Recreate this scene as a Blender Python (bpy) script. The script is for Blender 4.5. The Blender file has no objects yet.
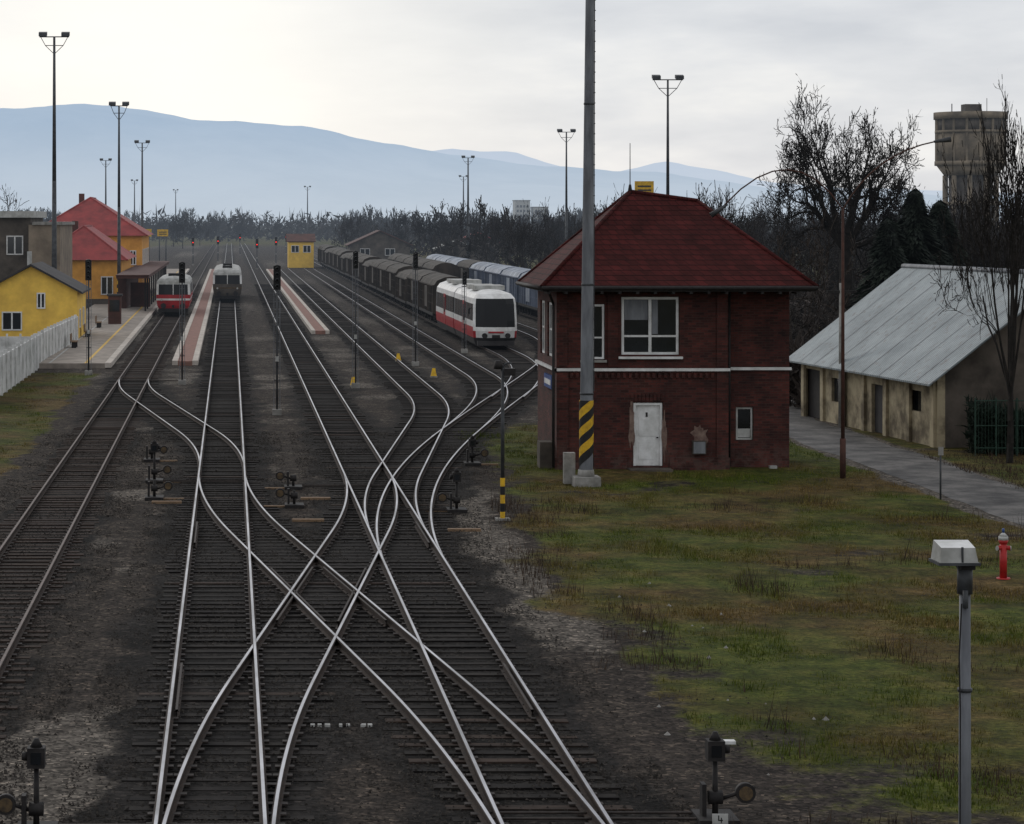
import bpy, math, random
import numpy as np
from mathutils import Vector
random.seed(7); rng=np.random.default_rng(7)
scene=bpy.context.scene
COL=scene.collection

# ---------------------------------------------------------------- materials
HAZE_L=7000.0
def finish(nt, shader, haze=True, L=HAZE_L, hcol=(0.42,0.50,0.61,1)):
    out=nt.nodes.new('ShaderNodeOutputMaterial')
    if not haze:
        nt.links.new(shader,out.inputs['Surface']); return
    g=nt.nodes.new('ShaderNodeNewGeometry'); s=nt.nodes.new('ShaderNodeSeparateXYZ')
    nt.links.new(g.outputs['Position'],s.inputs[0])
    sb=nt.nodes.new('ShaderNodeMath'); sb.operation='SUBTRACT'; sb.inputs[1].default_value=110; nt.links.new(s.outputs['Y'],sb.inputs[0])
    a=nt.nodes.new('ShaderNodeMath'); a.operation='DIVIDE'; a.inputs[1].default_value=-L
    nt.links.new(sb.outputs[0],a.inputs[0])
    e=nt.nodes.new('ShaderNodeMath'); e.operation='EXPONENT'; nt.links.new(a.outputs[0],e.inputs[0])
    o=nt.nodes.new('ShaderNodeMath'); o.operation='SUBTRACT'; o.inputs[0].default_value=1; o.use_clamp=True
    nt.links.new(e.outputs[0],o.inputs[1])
    em=nt.nodes.new('ShaderNodeEmission'); em.inputs['Color'].default_value=hcol; em.inputs['Strength'].default_value=1  # haze painted into the material: glow mixed over the surface, growing with distance
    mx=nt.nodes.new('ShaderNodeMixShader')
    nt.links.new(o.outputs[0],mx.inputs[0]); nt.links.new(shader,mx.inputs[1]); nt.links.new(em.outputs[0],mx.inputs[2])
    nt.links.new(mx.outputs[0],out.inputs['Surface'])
def newmat(name):
    m=bpy.data.materials.new(name); m.use_nodes=True; m.node_tree.nodes.clear()
    try: m.cycles.emission_sampling='NONE'
    except Exception: pass
    return m
def pos(nt, sc=(1,1,1)):
    g=nt.nodes.new('ShaderNodeNewGeometry'); mp=nt.nodes.new('ShaderNodeMapping')
    mp.inputs['Scale'].default_value=sc; nt.links.new(g.outputs['Position'],mp.inputs[0]); return mp.outputs[0]
def noise(nt, vec, scale, detail=4, rough=0.6):
    n=nt.nodes.new('ShaderNodeTexNoise'); n.inputs['Scale'].default_value=scale
    n.inputs['Detail'].default_value=detail; n.inputs['Roughness'].default_value=rough
    nt.links.new(vec,n.inputs['Vector']); return n.outputs['Fac']
def ramp(nt, fac, stops):
    r=nt.nodes.new('ShaderNodeValToRGB'); cr=r.color_ramp
    while len(cr.elements)<len(stops): cr.elements.new(0.5)
    for e,(p,c) in zip(cr.elements,stops):
        e.position=p; e.color=tuple(c)+(1,) if len(c)==3 else c
    nt.links.new(fac,r.inputs[0]); return r.outputs[0]
def mixc(nt, fac, a, b, mode='MIX'):
    m=nt.nodes.new('ShaderNodeMix'); m.data_type='RGBA'; m.blend_type=mode
    if isinstance(fac,(int,float)): m.inputs[0].default_value=fac
    else: nt.links.new(fac,m.inputs[0])
    for s,k in ((a,6),(b,7)):
        if isinstance(s,tuple): m.inputs[k].default_value=s if len(s)==4 else s+(1,)
        else: nt.links.new(s,m.inputs[k])
    return m.outputs[2]
def mathn(nt, op, a, b=0.0, clamp=False):
    m=nt.nodes.new('ShaderNodeMath'); m.operation=op; m.use_clamp=clamp
    for s,k in ((a,0),(b,1)):
        if isinstance(s,(int,float)): m.inputs[k].default_value=s
        else: nt.links.new(s,m.inputs[k])
    return m.outputs[0]
def bsdf(nt, col, rough=0.8, metal=0.0, bump=None, bstr=0.3, bdist=0.02, spec=0.3):
    b=nt.nodes.new('ShaderNodeBsdfPrincipled')
    if isinstance(col,tuple): b.inputs['Base Color'].default_value=col if len(col)==4 else col+(1,)
    else: nt.links.new(col,b.inputs['Base Color'])
    b.inputs['Roughness'].default_value=rough; b.inputs['Metallic'].default_value=metal
    b.inputs['Specular IOR Level'].default_value=spec
    if bump is not None:
        n=nt.nodes.new('ShaderNodeBump'); n.inputs['Strength'].default_value=bstr; n.inputs['Distance'].default_value=bdist
        nt.links.new(bump,n.inputs['Height']); nt.links.new(n.outputs[0],b.inputs['Normal'])
    return b.outputs[0]
def M(name, c1, c2=None, scale=3.0, rough=0.8, metal=0.0, bstr=0.0, stretch=(1,1,1), haze=True, spec=0.3, lo=0.35, hi=0.65):
    m=newmat(name); nt=m.node_tree
    if c2 is None: c2=tuple(x*0.72 for x in c1)
    v=pos(nt,stretch); n=noise(nt,v,scale,4,0.65)
    c=ramp(nt,n,[(lo,c2),(hi,c1)])
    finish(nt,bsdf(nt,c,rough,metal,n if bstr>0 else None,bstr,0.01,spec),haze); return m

M_steel=M('steel_polished',(0.52,0.52,0.55),(0.20,0.20,0.21),0.9,0.33,1.0,0.0,stretch=(1,.4,1))
M_rust=M('rail_rust',(0.042,0.027,0.019),(0.016,0.011,0.009),9,0.85)
M_rusttop=M('rail_rusty_top',(0.13,0.09,0.075),(0.05,0.033,0.026),6,0.5,0.3)
M_rustdark=M('guard_rail_rust',(0.045,0.035,0.030),(0.018,0.014,0.012),6,0.7,0.1)
M_sleep=M('sleeper_wood',(0.028,0.024,0.021),(0.006,0.005,0.005),1.6,0.9,stretch=(0.6,1.5,3),lo=.40,hi=.70,spec=.15)
M_sleepb=M('sleeper_brown',(0.055,0.038,0.030),(0.016,0.012,0.010),1.6,0.9,stretch=(0.5,3,3),spec=.15)
M_white=M('white_paint',(0.7,0.7,0.69),(0.5,0.5,0.48),2.5,0.5)
M_dirtywhite=M('dirty_white',(0.45,0.45,0.43),(0.25,0.25,0.23),2.0,0.7)
M_fencew=M('whitewashed_concrete',(0.66,0.66,0.64),(0.40,0.40,0.38),1.2,0.85)
M_black=M('black_paint',(0.015,0.015,0.016),(0.008,0.008,0.008),5,0.5)
M_dark=M('dark_iron',(0.022,0.019,0.018),(0.009,0.008,0.008),6,0.7)
M_galv=M('galvanised_steel',(0.20,0.21,0.225),(0.105,0.11,0.12),3,0.6,0.3,stretch=(1,1,0.2))
M_galvd=M('weathered_steel',(0.075,0.08,0.085),(0.035,0.036,0.038),3,0.6,0.3)
M_conc=M('concrete',(0.30,0.29,0.27),(0.15,0.145,0.13),2.2,0.9)
M_yellow=M('yellow_paint',(0.72,0.43,0.02),(0.42,0.25,0.02),3,0.6)
M_dimyellow=M('faded_yellow_disc',(0.12,0.08,0.04),(0.04,0.03,0.02),9,0.8)
M_ywall=M('yellow_plaster',(0.86,0.56,0.10),(0.66,0.42,0.08),0.9,0.9)
M_owall=M('orange_plaster',(0.74,0.36,0.07),(0.55,0.26,0.05),0.9,0.9)
M_glass=M('window_glass',(0.014,0.017,0.021),(0.006,0.007,0.008),0.6,0.08,spec=0.6)
M_wscreen=M('dark_windscreen',(0.008,0.009,0.010),(0.005,0.005,0.006),0.6,0.25,spec=0.18)
M_redroof=M('red_tin_roof',(0.30,0.042,0.038),(0.17,0.026,0.024),0.7,0.65)
M_droof=M('dark_roof',(0.045,0.042,0.042),(0.022,0.02,0.02),0.8,0.8)
M_broof=M('brown_roof',(0.10,0.04,0.03),(0.05,0.022,0.016),0.8,0.8)
M_beige=M('beige_plaster',(0.38,0.32,0.21),(0.11,0.088,0.058),0.9,0.9,lo=.36,hi=.6)
M_patch=M('bare_plaster',(0.21,0.15,0.12),(0.10,0.06,0.05),3.5,0.9)
M_tower=M('tower_concrete',(0.25,0.20,0.14),(0.11,0.09,0.065),0.35,0.9)
M_grayw=M('grey_brown_wall',(0.11,0.092,0.075),(0.045,0.038,0.031),0.7,0.9)
M_tan=M('tan_render',(0.26,0.21,0.155),(0.13,0.105,0.08),0.5,0.9)
M_trainred=M('train_red',(0.40,0.02,0.025),(0.26,0.015,0.02),1.5,0.4)
M_trainwhite=M('train_white',(0.74,0.74,0.72),(0.52,0.51,0.49),1.5,0.4)
M_under=M('underframe',(0.016,0.014,0.013),(0.008,0.007,0.007),4,0.8)
M_wagon=M('wagon_brown',(0.060,0.046,0.036),(0.018,0.016,0.013),0.7,0.85,stretch=(1,1,0.5))
M_wagontop=M('wagon_roof',(0.105,0.092,0.078),(0.036,0.032,0.027),0.5,0.85)
M_wagonlight=M('wagon_grey_tarp',(0.36,0.40,0.46),(0.11,0.13,0.17),0.3,0.6)
M_wagonblue=M('wagon_blue_grey',(0.12,0.15,0.21),(0.05,0.065,0.095),0.4,0.7)
M_brickpave=M('platform_paving',(0.27,0.14,0.11),(0.16,0.09,0.07),3,0.9)
M_platform=M('platform_asphalt',(0.33,0.285,0.24),(0.19,0.165,0.14),1.2,0.9)
M_edge=M('platform_edge',(0.54,0.49,0.43),(0.34,0.30,0.26),2,0.9)
M_bark=M('bark',(0.024,0.020,0.017),(0.010,0.009,0.008),3,0.95)
M_twig=M('twigs',(0.050,0.039,0.032),(0.018,0.014,0.012),0.25,0.95)
M_twigd=M('dark_twigs',(0.026,0.021,0.018),(0.010,0.008,0.007),0.15,0.95)
M_conifer=M('conifer_needles',(0.014,0.022,0.013),(0.004,0.007,0.005),0.8,0.9)
M_hedge=M('hedge_leaves',(0.016,0.028,0.018),(0.005,0.009,0.006),1.2,0.9)
M_weed=M('dry_weeds_mat',(0.075,0.048,0.030),(0.018,0.013,0.010),2.0,0.95)
M_stone=M('ballast_stone',(0.085,0.075,0.066),(0.020,0.018,0.016),3.0,0.95,lo=.40,hi=.72,spec=.1)
M_hydr=M('hydrant_red',(0.42,0.022,0.02),(0.28,0.015,0.015),6,0.45)
M_timber=M('light_timber',(0.26,0.17,0.10),(0.12,0.08,0.05),8,0.8,stretch=(1,5,5))
M_blue=M('blue_enamel',(0.03,0.08,0.25),(0.02,0.05,0.17),4,0.4)
M_rustpole=M('rusty_pole',(0.075,0.033,0.024),(0.04,0.02,0.015),3,0.85)
M_green=M('green_fence_paint',(0.02,0.05,0.035),(0.012,0.03,0.02),3,0.7)

def emis(name,c,s):
    m=newmat(name); nt=m.node_tree
    e=nt.nodes.new('ShaderNodeEmission'); e.inputs[0].default_value=c+(1,); e.inputs[1].default_value=s
    finish(nt,e.outputs[0],False); return m
M_redlamp=emis('red_signal_lens',(1,0.03,0.02),2.5)

def brickmat():
    m=newmat('dark_red_brick'); nt=m.node_tree
    g=nt.nodes.new('ShaderNodeNewGeometry'); s=nt.nodes.new('ShaderNodeSeparateXYZ'); nt.links.new(g.outputs['Position'],s.inputs[0])
    xy=mathn(nt,'ADD',s.outputs['X'],s.outputs['Y'])
    c=nt.nodes.new('ShaderNodeCombineXYZ'); nt.links.new(xy,c.inputs[0]); nt.links.new(s.outputs['Z'],c.inputs[1])
    b=nt.nodes.new('ShaderNodeTexBrick'); nt.links.new(c.outputs[0],b.inputs['Vector'])
    b.inputs['Scale'].default_value=1.0; b.inputs['Brick Width'].default_value=0.27; b.inputs['Row Height'].default_value=0.085
    b.inputs['Mortar Size'].default_value=0.010
    b.inputs['Color1'].default_value=(0.105,0.027,0.021,1); b.inputs['Color2'].default_value=(0.040,0.014,0.012,1)
    b.inputs['Mortar'].default_value=(0.060,0.036,0.030,1)
    v=pos(nt); n=noise(nt,v,0.8,6,0.7)
    col=mixc(nt,1.0,b.outputs['Color'],ramp(nt,n,[(0.3,(0.32,0.34,0.37)),(0.7,(1.15,1.05,1.0))]),'MULTIPLY')
    zz=mathn(nt,'SUBTRACT',1.1,s.outputs['Z']); n2=noise(nt,v,2.5,5,0.7)
    damp=mathn(nt,'MULTIPLY',mathn(nt,'MULTIPLY',zz,1.2,True),mathn(nt,'MULTIPLY',mathn(nt,'SUBTRACT',n2,0.45),8,True))
    col=mixc(nt,mathn(nt,'MULTIPLY',damp,0.45),col,(0.10,0.068,0.056))
    finish(nt,bsdf(nt,col,0.85,0,b.outputs['Fac'],0.3,0.01)); return m
M_brick=brickmat()
def tileroof():
    m=newmat('dark_red_tiles'); nt=m.node_tree
    g=nt.nodes.new('ShaderNodeNewGeometry'); s=nt.nodes.new('ShaderNodeSeparateXYZ'); nt.links.new(g.outputs['Position'],s.inputs[0])
    xy=mathn(nt,'ADD',s.outputs['X'],mathn(nt,'MULTIPLY',s.outputs['Y'],1.0))
    c=nt.nodes.new('ShaderNodeCombineXYZ'); nt.links.new(xy,c.inputs[0]); nt.links.new(s.outputs['Z'],c.inputs[1])
    b=nt.nodes.new('ShaderNodeTexBrick'); nt.links.new(c.outputs[0],b.inputs['Vector'])
    b.inputs['Scale'].default_value=1.0; b.inputs['Brick Width'].default_value=0.33; b.inputs['Row Height'].default_value=0.17
    b.inputs['Mortar Size'].default_value=0.018; b.inputs['Mortar Smooth'].default_value=0.6
    b.inputs['Color1'].default_value=(0.078,0.015,0.014,1); b.inputs['Color2'].default_value=(0.050,0.011,0.010,1)
    b.inputs['Mortar'].default_value=(0.024,0.006,0.006,1)
    v=pos(nt); n=noise(nt,v,0.9,6,0.7)
    col=mixc(nt,1.0,b.outputs['Color'],ramp(nt,n,[(0.3,(0.5,0.52,0.52)),(0.7,(1.15,1.1,1.1))]),'MULTIPLY')
    finish(nt,bsdf(nt,col,0.8,0,b.outputs['Fac'],0.5,0.03,0.12)); return m
M_tiles=tileroof()
def corrug():
    m=newmat('corrugated_sheet'); nt=m.node_tree
    tc=nt.nodes.new('ShaderNodeTexCoord')
    w=nt.nodes.new('ShaderNodeTexWave'); w.bands_direction='Y'; w.inputs['Scale'].default_value=1.6; nt.links.new(tc.outputs['Object'],w.inputs['Vector'])
    v=pos(nt,(1,1,1)); n=noise(nt,v,0.6,6,0.7)
    c=ramp(nt,n,[(0.3,(0.16,0.19,0.20)),(0.62,(0.30,0.34,0.35))])
    c=mixc(nt,0.35,c,w.outputs['Color'],'MULTIPLY')
    n2=noise(nt,v,3,4,0.7); c=mixc(nt,mathn(nt,'MULTIPLY',mathn(nt,'MULTIPLY',mathn(nt,'SUBTRACT',n2,0.56),9,True),0.55),c,(0.10,0.07,0.055))
    finish(nt,bsdf(nt,c,0.5,0.2,w.outputs['Fac'],0.5,0.03)); return m
M_corr=corrug()
def roadmat():
    m=newmat('old_asphalt'); nt=m.node_tree
    v=pos(nt); n=noise(nt,v,0.7,6,0.7); n2=noise(nt,v,14,3,0.7)
    c=ramp(nt,n,[(0.38,(0.028,0.026,0.025)),(0.48,(0.068,0.064,0.060)),(0.62,(0.14,0.13,0.12))])
    c=mixc(nt,0.5,c,ramp(nt,n2,[(0.3,(0.5,0.5,0.5)),(0.7,(1.2,1.2,1.2))]),'MULTIPLY')
    finish(nt,bsdf(nt,c,0.7,0,n2,0.3,0.01)); return m
M_road=roadmat()
GB=[(0.42,(0,0,0)),(0.60,(1,1,1))]
def groundmat():
    m=newmat('ground_mix'); nt=m.node_tree
    at=nt.nodes.new('ShaderNodeAttribute'); at.attribute_name='zone'
    s=nt.nodes.new('ShaderNodeSeparateColor'); nt.links.new(at.outputs['Color'],s.inputs[0])
    v=pos(nt)
    vor=nt.nodes.new('ShaderNodeTexVoronoi'); vor.inputs['Scale'].default_value=14; nt.links.new(v,vor.inputs['Vector'])
    vs=nt.nodes.new('ShaderNodeSeparateColor'); nt.links.new(vor.outputs['Color'],vs.inputs[0])
    big=noise(nt,v,0.35,4,0.7); mid=noise(nt,v,1.7,5,0.7); fine=noise(nt,v,9,3,0.75); g2=noise(nt,v,0.16,4,0.65)
    soil=ramp(nt,mid,[(0.3,(0.016,0.013,0.011)),(0.5,(0.036,0.029,0.024)),(0.7,(0.072,0.058,0.046))])
    stone=ramp(nt,vs.outputs[0],[(0,(0.25,0.25,0.25)),(0.6,(0.95,0.95,0.95)),(0.93,(1.5,1.5,1.5)),(1,(2.9,2.8,2.7))])
    soil=mixc(nt,1,soil,stone,'MULTIPLY')
    bal=ramp(nt,big,[(0.35,(0.006,0.0055,0.005)),(0.6,(0.020,0.0175,0.016))])
    bal=mixc(nt,1,bal,stone,'MULTIPLY')
    gra=ramp(nt,mid,[(0.3,(0.066,0.057,0.048)),(0.7,(0.145,0.127,0.107))])
    gra=mixc(nt,1,gra,stone,'MULTIPLY')
    gr1=ramp(nt,mid,[(0.25,(0.018,0.024,0.006)),(0.45,(0.048,0.062,0.011)),(0.62,(0.085,0.092,0.018)),(0.78,(0.12,0.10,0.032))])
    gr2=ramp(nt,mid,[(0.25,(0.026,0.019,0.010)),(0.5,(0.088,0.061,0.022)),(0.75,(0.18,0.122,0.050))])
    grs=mixc(nt,ramp(nt,g2,GB),gr1,gr2)
    grs=mixc(nt,1,grs,ramp(nt,fine,[(0.3,(0.40,0.40,0.40)),(0.7,(1.4,1.4,1.4))]),'MULTIPLY')
    grs=mixc(nt,1,grs,ramp(nt,big,[(0.35,(0.55,0.52,0.5)),(0.55,(1.1,1.1,1.1))]),'MULTIPLY')
    fn=mathn(nt,'MULTIPLY',mathn(nt,'SUBTRACT',mid,0.5),1.3)
    def sharp(x):
        a=mathn(nt,'ADD',x,fn); a=mathn(nt,'SUBTRACT',a,0.35); return mathn(nt,'MULTIPLY',a,2.6,True)
    c=mixc(nt,sharp(s.outputs[2]),soil,gra)
    c=mixc(nt,sharp(s.outputs[0]),c,bal)
    c=mixc(nt,sharp(s.outputs[1]),c,grs)
    h=mathn(nt,'ADD',mathn(nt,'MULTIPLY',vs.outputs[0],0.7),fine)
    finish(nt,bsdf(nt,c,0.95,0,h,0.8,0.05,0.10)); return m
M_ground=groundmat()
def grassmat():
    m=newmat('grass_blades'); nt=m.node_tree
    v=pos(nt); g2=noise(nt,v,0.16,4,0.65); f=noise(nt,v,4.0,4,0.8)
    a=ramp(nt,f,[(0.3,(0.018,0.026,0.005)),(0.5,(0.066,0.090,0.012)),(0.7,(0.16,0.16,0.035))])
    b=ramp(nt,f,[(0.3,(0.032,0.022,0.010)),(0.5,(0.125,0.085,0.028)),(0.7,(0.30,0.215,0.09))])
    c=mixc(nt,ramp(nt,g2,GB),a,b)
    finish(nt,bsdf(nt,c,0.9,0,None,spec=0.1)); return m
M_grass=grassmat()

# ---------------------------------------------------------------- mesh builder
class MB:
    def __init__(s): s.v=[];s.f=[];s.m=[];s.mats=[];s.sm=[]
    def mi(s,mat):
        if mat not in s.mats: s.mats.append(mat)
        return s.mats.index(mat)
    def quad(s,pts,mat,smooth=False):
        b=len(s.v); s.v+= [tuple(p) for p in pts]; s.f.append(tuple(range(b,b+len(pts)))); s.m.append(s.mi(mat)); s.sm.append(smooth)
    def box(s,x0,x1,y0,y1,z0,z1,mat):
        b=len(s.v)
        s.v+=[(x0,y0,z0),(x1,y0,z0),(x1,y1,z0),(x0,y1,z0),(x0,y0,z1),(x1,y0,z1),(x1,y1,z1),(x0,y1,z1)]
        for q in ((0,3,2,1),(4,5,6,7),(0,1,5,4),(1,2,6,5),(2,3,7,6),(3,0,4,7)):
            s.f.append(tuple(b+i for i in q)); s.m.append(s.mi(mat)); s.sm.append(False)
    def cyl(s,p0,p1,r0,r1=None,n=12,mat=None,cap=True):
        if r1 is None: r1=r0
        p0=Vector(p0);p1=Vector(p1);d=(p1-p0).normalized()
        u=d.cross(Vector((0,0,1)) if abs(d.z)<0.9 else Vector((0,1,0))).normalized(); w=d.cross(u)
        b=len(s.v)
        for p,r in ((p0,r0),(p1,r1)):
            for k in range(n):
                a=2*math.pi*k/n; s.v.append(tuple(p+u*(r*math.cos(a))+w*(r*math.sin(a))))
        k_=s.mi(mat)
        for k in range(n):
            s.f.append((b+k,b+(k+1)%n,b+n+(k+1)%n,b+n+k)); s.m.append(k_); s.sm.append(n>6)
        if cap:
            s.f.append(tuple(b+k for k in range(n))[::-1]); s.m.append(k_); s.sm.append(False)
            s.f.append(tuple(b+n+k for k in range(n))); s.m.append(k_); s.sm.append(False)
    def tube(s,pts,r,n=8,mat=None):
        for a,b in zip(pts[:-1],pts[1:]): s.cyl(a,b,r,r,n,mat)
    def obj(s,name,parent=None,loc=None,rotz=0,smooth=False):
        me=bpy.data.meshes.new(name); me.from_pydata(s.v,[],s.f)
        for m in s.mats: me.materials.append(m)
        me.polygons.foreach_set('material_index',s.m)
        me.polygons.foreach_set('use_smooth',[bool(x) for x in s.sm])
        me.update()
        o=bpy.data.objects.new(name,me); COL.objects.link(o)
        if parent: o.parent=parent
        if loc: o.location=loc
        if rotz: o.rotation_euler[2]=rotz
        return o
def empty(name,loc=(0,0,0),rotz=0):
    e=bpy.data.objects.new(name,None); COL.objects.link(e); e.location=loc; e.rotation_euler[2]=rotz; e.empty_display_size=0.3; return e
def npobj(name,V,Fc,mat,attr=None):
    me=bpy.data.meshes.new(name); me.from_pydata(V.tolist(),[],Fc.tolist()); me.materials.append(mat); me.update()
    o=bpy.data.objects.new(name,me); COL.objects.link(o); return o

def wall(mb,a0,a1,z0,z1,d0,d1,ops,mat,axis='x'):
    As=sorted(set([a0,a1]+[o[0] for o in ops]+[o[1] for o in ops])); Zs=sorted(set([z0,z1]+[o[2] for o in ops]+[o[3] for o in ops]))
    for i in range(len(As)-1):
        for j in range(len(Zs)-1):
            ca=(As[i]+As[i+1])/2; cz=(Zs[j]+Zs[j+1])/2
            if any(o[0]<ca<o[1] and o[2]<cz<o[3] for o in ops): continue
            if axis=='x': mb.box(As[i],As[i+1],d0,d1,Zs[j],Zs[j+1],mat)
            else: mb.box(d0,d1,As[i],As[i+1],Zs[j],Zs[j+1],mat)
def window(mb,a0,a1,z0,z1,d,cols=2,rows=1,fr=0.07,axis='x',frame=None,trans=None,depth=0.08):
    frame=frame or M_white
    def bx(p0,p1,q0,q1,e0,e1,m):
        if axis=='x': mb.box(p0,p1,d+e0,d+e1,q0,q1,m)
        else: mb.box(d+e0,d+e1,p0,p1,q0,q1,m)
    bx(a0,a1,z0,z0+fr,0,depth,frame); bx(a0,a1,z1-fr,z1,0,depth,frame)
    bx(a0,a0+fr,z0+fr,z1-fr,0,depth,frame); bx(a1-fr,a1,z0+fr,z1-fr,0,depth,frame)
    for i in range(1,cols):
        c=a0+(a1-a0)*i/cols; bx(c-fr*0.6,c+fr*0.6,z0+fr,z1-fr,0.004,depth-0.004,frame)
    zt=[]
    if trans: zt=[trans]
    for i in range(1,rows): zt.append(z0+(z1-z0)*i/rows)
    for t in zt:
        for i in range(cols):
            l=a0+(a1-a0)*i/cols+fr*0.6; r=a0+(a1-a0)*(i+1)/cols-fr*0.6
            bx(l,r,t-fr*0.4,t+fr*0.4,0.008,depth-0.008,frame)
    bx(a0+fr*0.5,a1-fr*0.5,z0+fr*0.5,z1-fr*0.5,depth*0.45,depth*0.55,M_glass)

# ---------------------------------------------------------------- tracks
def quadlin(t,c=0.3):
    t=np.clip(t,0,1)
    a=1.0/(c*(1-c))
    return np.where(t<c,0.5*a*t*t,np.where(t>1-c,1-0.5*a*(1-t)**2,0.5*a*c*c+a*c*(t-c)))
def S(Ya,Yb,Xa,Xb,c=0.3):
    return lambda Y: Xa+(Xb-Xa)*quadlin((np.asarray(Y,float)-Ya)/(Yb-Ya),c)
def herm(pts):
    def f(Y):
        Y=np.asarray(Y,float); r=np.full(Y.shape,pts[0][1],float)
        r=np.where(Y>=pts[-1][0],pts[-1][1],r)
        for (y0,x0,m0),(y1,x1,m1) in zip(pts[:-1],pts[1:]):
            t=(Y-y0)/(y1-y0); h=y1-y0
            v=(2*t**3-3*t**2+1)*x0+(t**3-2*t**2+t)*h*m0+(-2*t**3+3*t**2)*x1+(t**3-t**2)*h*m1
            r=np.where((Y>=y0)&(Y<y1),v,r)
        return r
    return f
XA,XB,XD=-5.05,-0.27,4.5
Ladder=herm([(60,XD,0),(100,9.3,0.2),(140,17.6,0.2),(185,22.5,0)])
TR=[
 (lambda Y: np.full(np.shape(Y),XA),20,900,True),
 (lambda Y: np.full(np.shape(Y),XB),20,900,False),
 (lambda Y: np.full(np.shape(Y),XD),20,900,False),
 (S(29,83,XB,XD),29,83,False),
 (S(29,83,XD,XB),29,83,False),
 (S(84,133,XB,XA),84,133,False),
 (S(66,120,XD,9.25),66,430,False),
 (Ladder,60,700,False),
 (herm([(96,8.5,0.2),(135,13.5,0)]),96,430,False),
 (herm([(118,13.1,0.205),(156,17.4,0)]),118,700,False),
 (herm([(146,18.8,0.2),(200,27.0,0)]),146,500,False),
]
PROF=[(-.07,.05),(-.07,.062),(-.012,.075),(-.012,.155),(-.036,.165),(-.036,.195),(-.024,.2),(.026,.2),(.036,.195),(.036,.165),(.012,.155),(.012,.075),(.07,.062),(.07,.05)]
def railmesh(mb,xs,ys,off,dz,topmat,sidemat=M_rust,sc=1.0):
    dx=np.gradient(xs,ys); nrm=np.sqrt(1+dx*dx)
    ox=xs+off/nrm; oy=ys-off*dx/nrm
    b=len(mb.v); n=len(PROF)
    for X,Y in zip(ox,oy):
        for (px,pz) in PROF: mb.v.append((X+px*sc,Y,pz+dz))
    kt=mb.mi(topmat);ks=mb.mi(sidemat)
    for i in range(len(ox)-1):
        for k in range(n-1):
            a=b+i*n+k
            mb.f.append((a,a+1,a+n+1,a+n)); mb.m.append(kt if k==6 else ks); mb.sm.append(False)
G=0.7535
def ysamp(y0,y1):
    l=[y0]
    while l[-1]<y1:
        y=l[-1]; l.append(y+(0.8 if y<210 else 15))
    l[-1]=y1
    return np.array(l,float)
for i,(fn,y0,y1,ru) in enumerate(TR):
    mb=MB(); ys=ysamp(y0,y1); xs=fn(ys)
    for sgn in (-1,1):
        railmesh(mb,xs,ys,sgn*G,-0.0025*i,M_rusttop if ru else M_steel)
    for y in np.arange(max(y0,30),min(y1,70),.62):
        xc=float(fn(np.array([y]))[0])
        for sgn in (-1,1): mb.box(xc+sgn*G-.15,xc+sgn*G+.15,y-.07,y+.07,.03,.062-.001*i,M_rustdark)
    mb.obj('railway_track')
mb=MB()
for xc,s_,ya,yb in [(XB,-1,42.5,47),(XD,1,42.5,47),(XB,-1,64.5,69),(XD,1,64.5,69)]:
    ys=np.arange(ya,yb+.01,.5); xs=np.full(ys.shape,float(xc))
    railmesh(mb,xs,ys,s_*(G-0.115),-0.02,M_rustdark,M_rust,.7)
for fn,ss in ((TR[3][0],1),(TR[4][0],-1)):
    for q in (-1,1):
        ys=np.arange(52.0,60.1,0.8); railmesh(mb,fn(ys),ys,q*(G-0.115),-0.03,M_rustdark,M_rust,.7)
mb.obj('guard_rails')
mb=MB()
Yr=20.0
while Yr<330:
    iv=[]
    for i,(fn,y0,y1,ru) in enumerate(TR):
        if y0<=Yr<=y1:
            x=float(fn(np.array([Yr]))[0]); iv.append((x-1.28,x+1.28,ru))
    iv.sort(); out=[]
    for a,b,r in iv:
        if out and a<out[-1][1]+0.05: out[-1][1]=max(out[-1][1],b); out[-1][2]=out[-1][2] and r
        else: out.append([a,b,r])
    for a,b,r in out:
        j=random.uniform(-.05,.05); e=random.uniform(-.1,.12); e2=random.uniform(-.14,.10)
        jj=random.uniform(-.03,.03); w_=random.uniform(.10,.125); zt=random.uniform(.004,.035)
        bi=len(mb.v); X0_,X1_=a+e,b+e2
        mb.box(X0_,X1_,Yr+j-w_,Yr+j+w_,-.06,zt,M_sleepb if (r or random.random()<0.07) else M_sleep)
        for q in (1,2,5,6): v=mb.v[bi+q]; mb.v[bi+q]=(v[0],v[1]+jj,v[2])
    Yr+=0.62 if Yr<200 else 1.0
mb.obj('railway_sleepers')

# ---------------------------------------------------------------- ground sheet
def vnoise(X,Y,sc,seed=0):
    r=np.random.default_rng(seed); o=np.zeros_like(X)
    for k in range(9):
        a=r.uniform(0,6.28); f=sc*r.uniform(0.5,2.2); p=r.uniform(0,6.28)
        o+=np.sin((X*np.cos(a)+Y*np.sin(a))*f+p)
    return o/3.2
def sst(a,b,x):
    t=np.clip((x-a)/(b-a),0,1); return t*t*(3-2*t)
def lines(f0,f1,step,lo,hi,g=1.18):
    mid=list(np.arange(f0,f1,step)); l=[];d=step;x=f0
    while x>lo: d*=g; x-=d; l.append(x)
    r=[];d=step;x=mid[-1]
    while x<hi: d*=g; x+=d; r.append(x)
    return np.array(l[::-1]+mid+r)
def grassedge(Y): return np.interp(Y,[20,35,45,60,75,82,90,100,130],[9.5,8.6,7.4,7.2,8.4,9.0,9.2,9.6,12])
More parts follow.
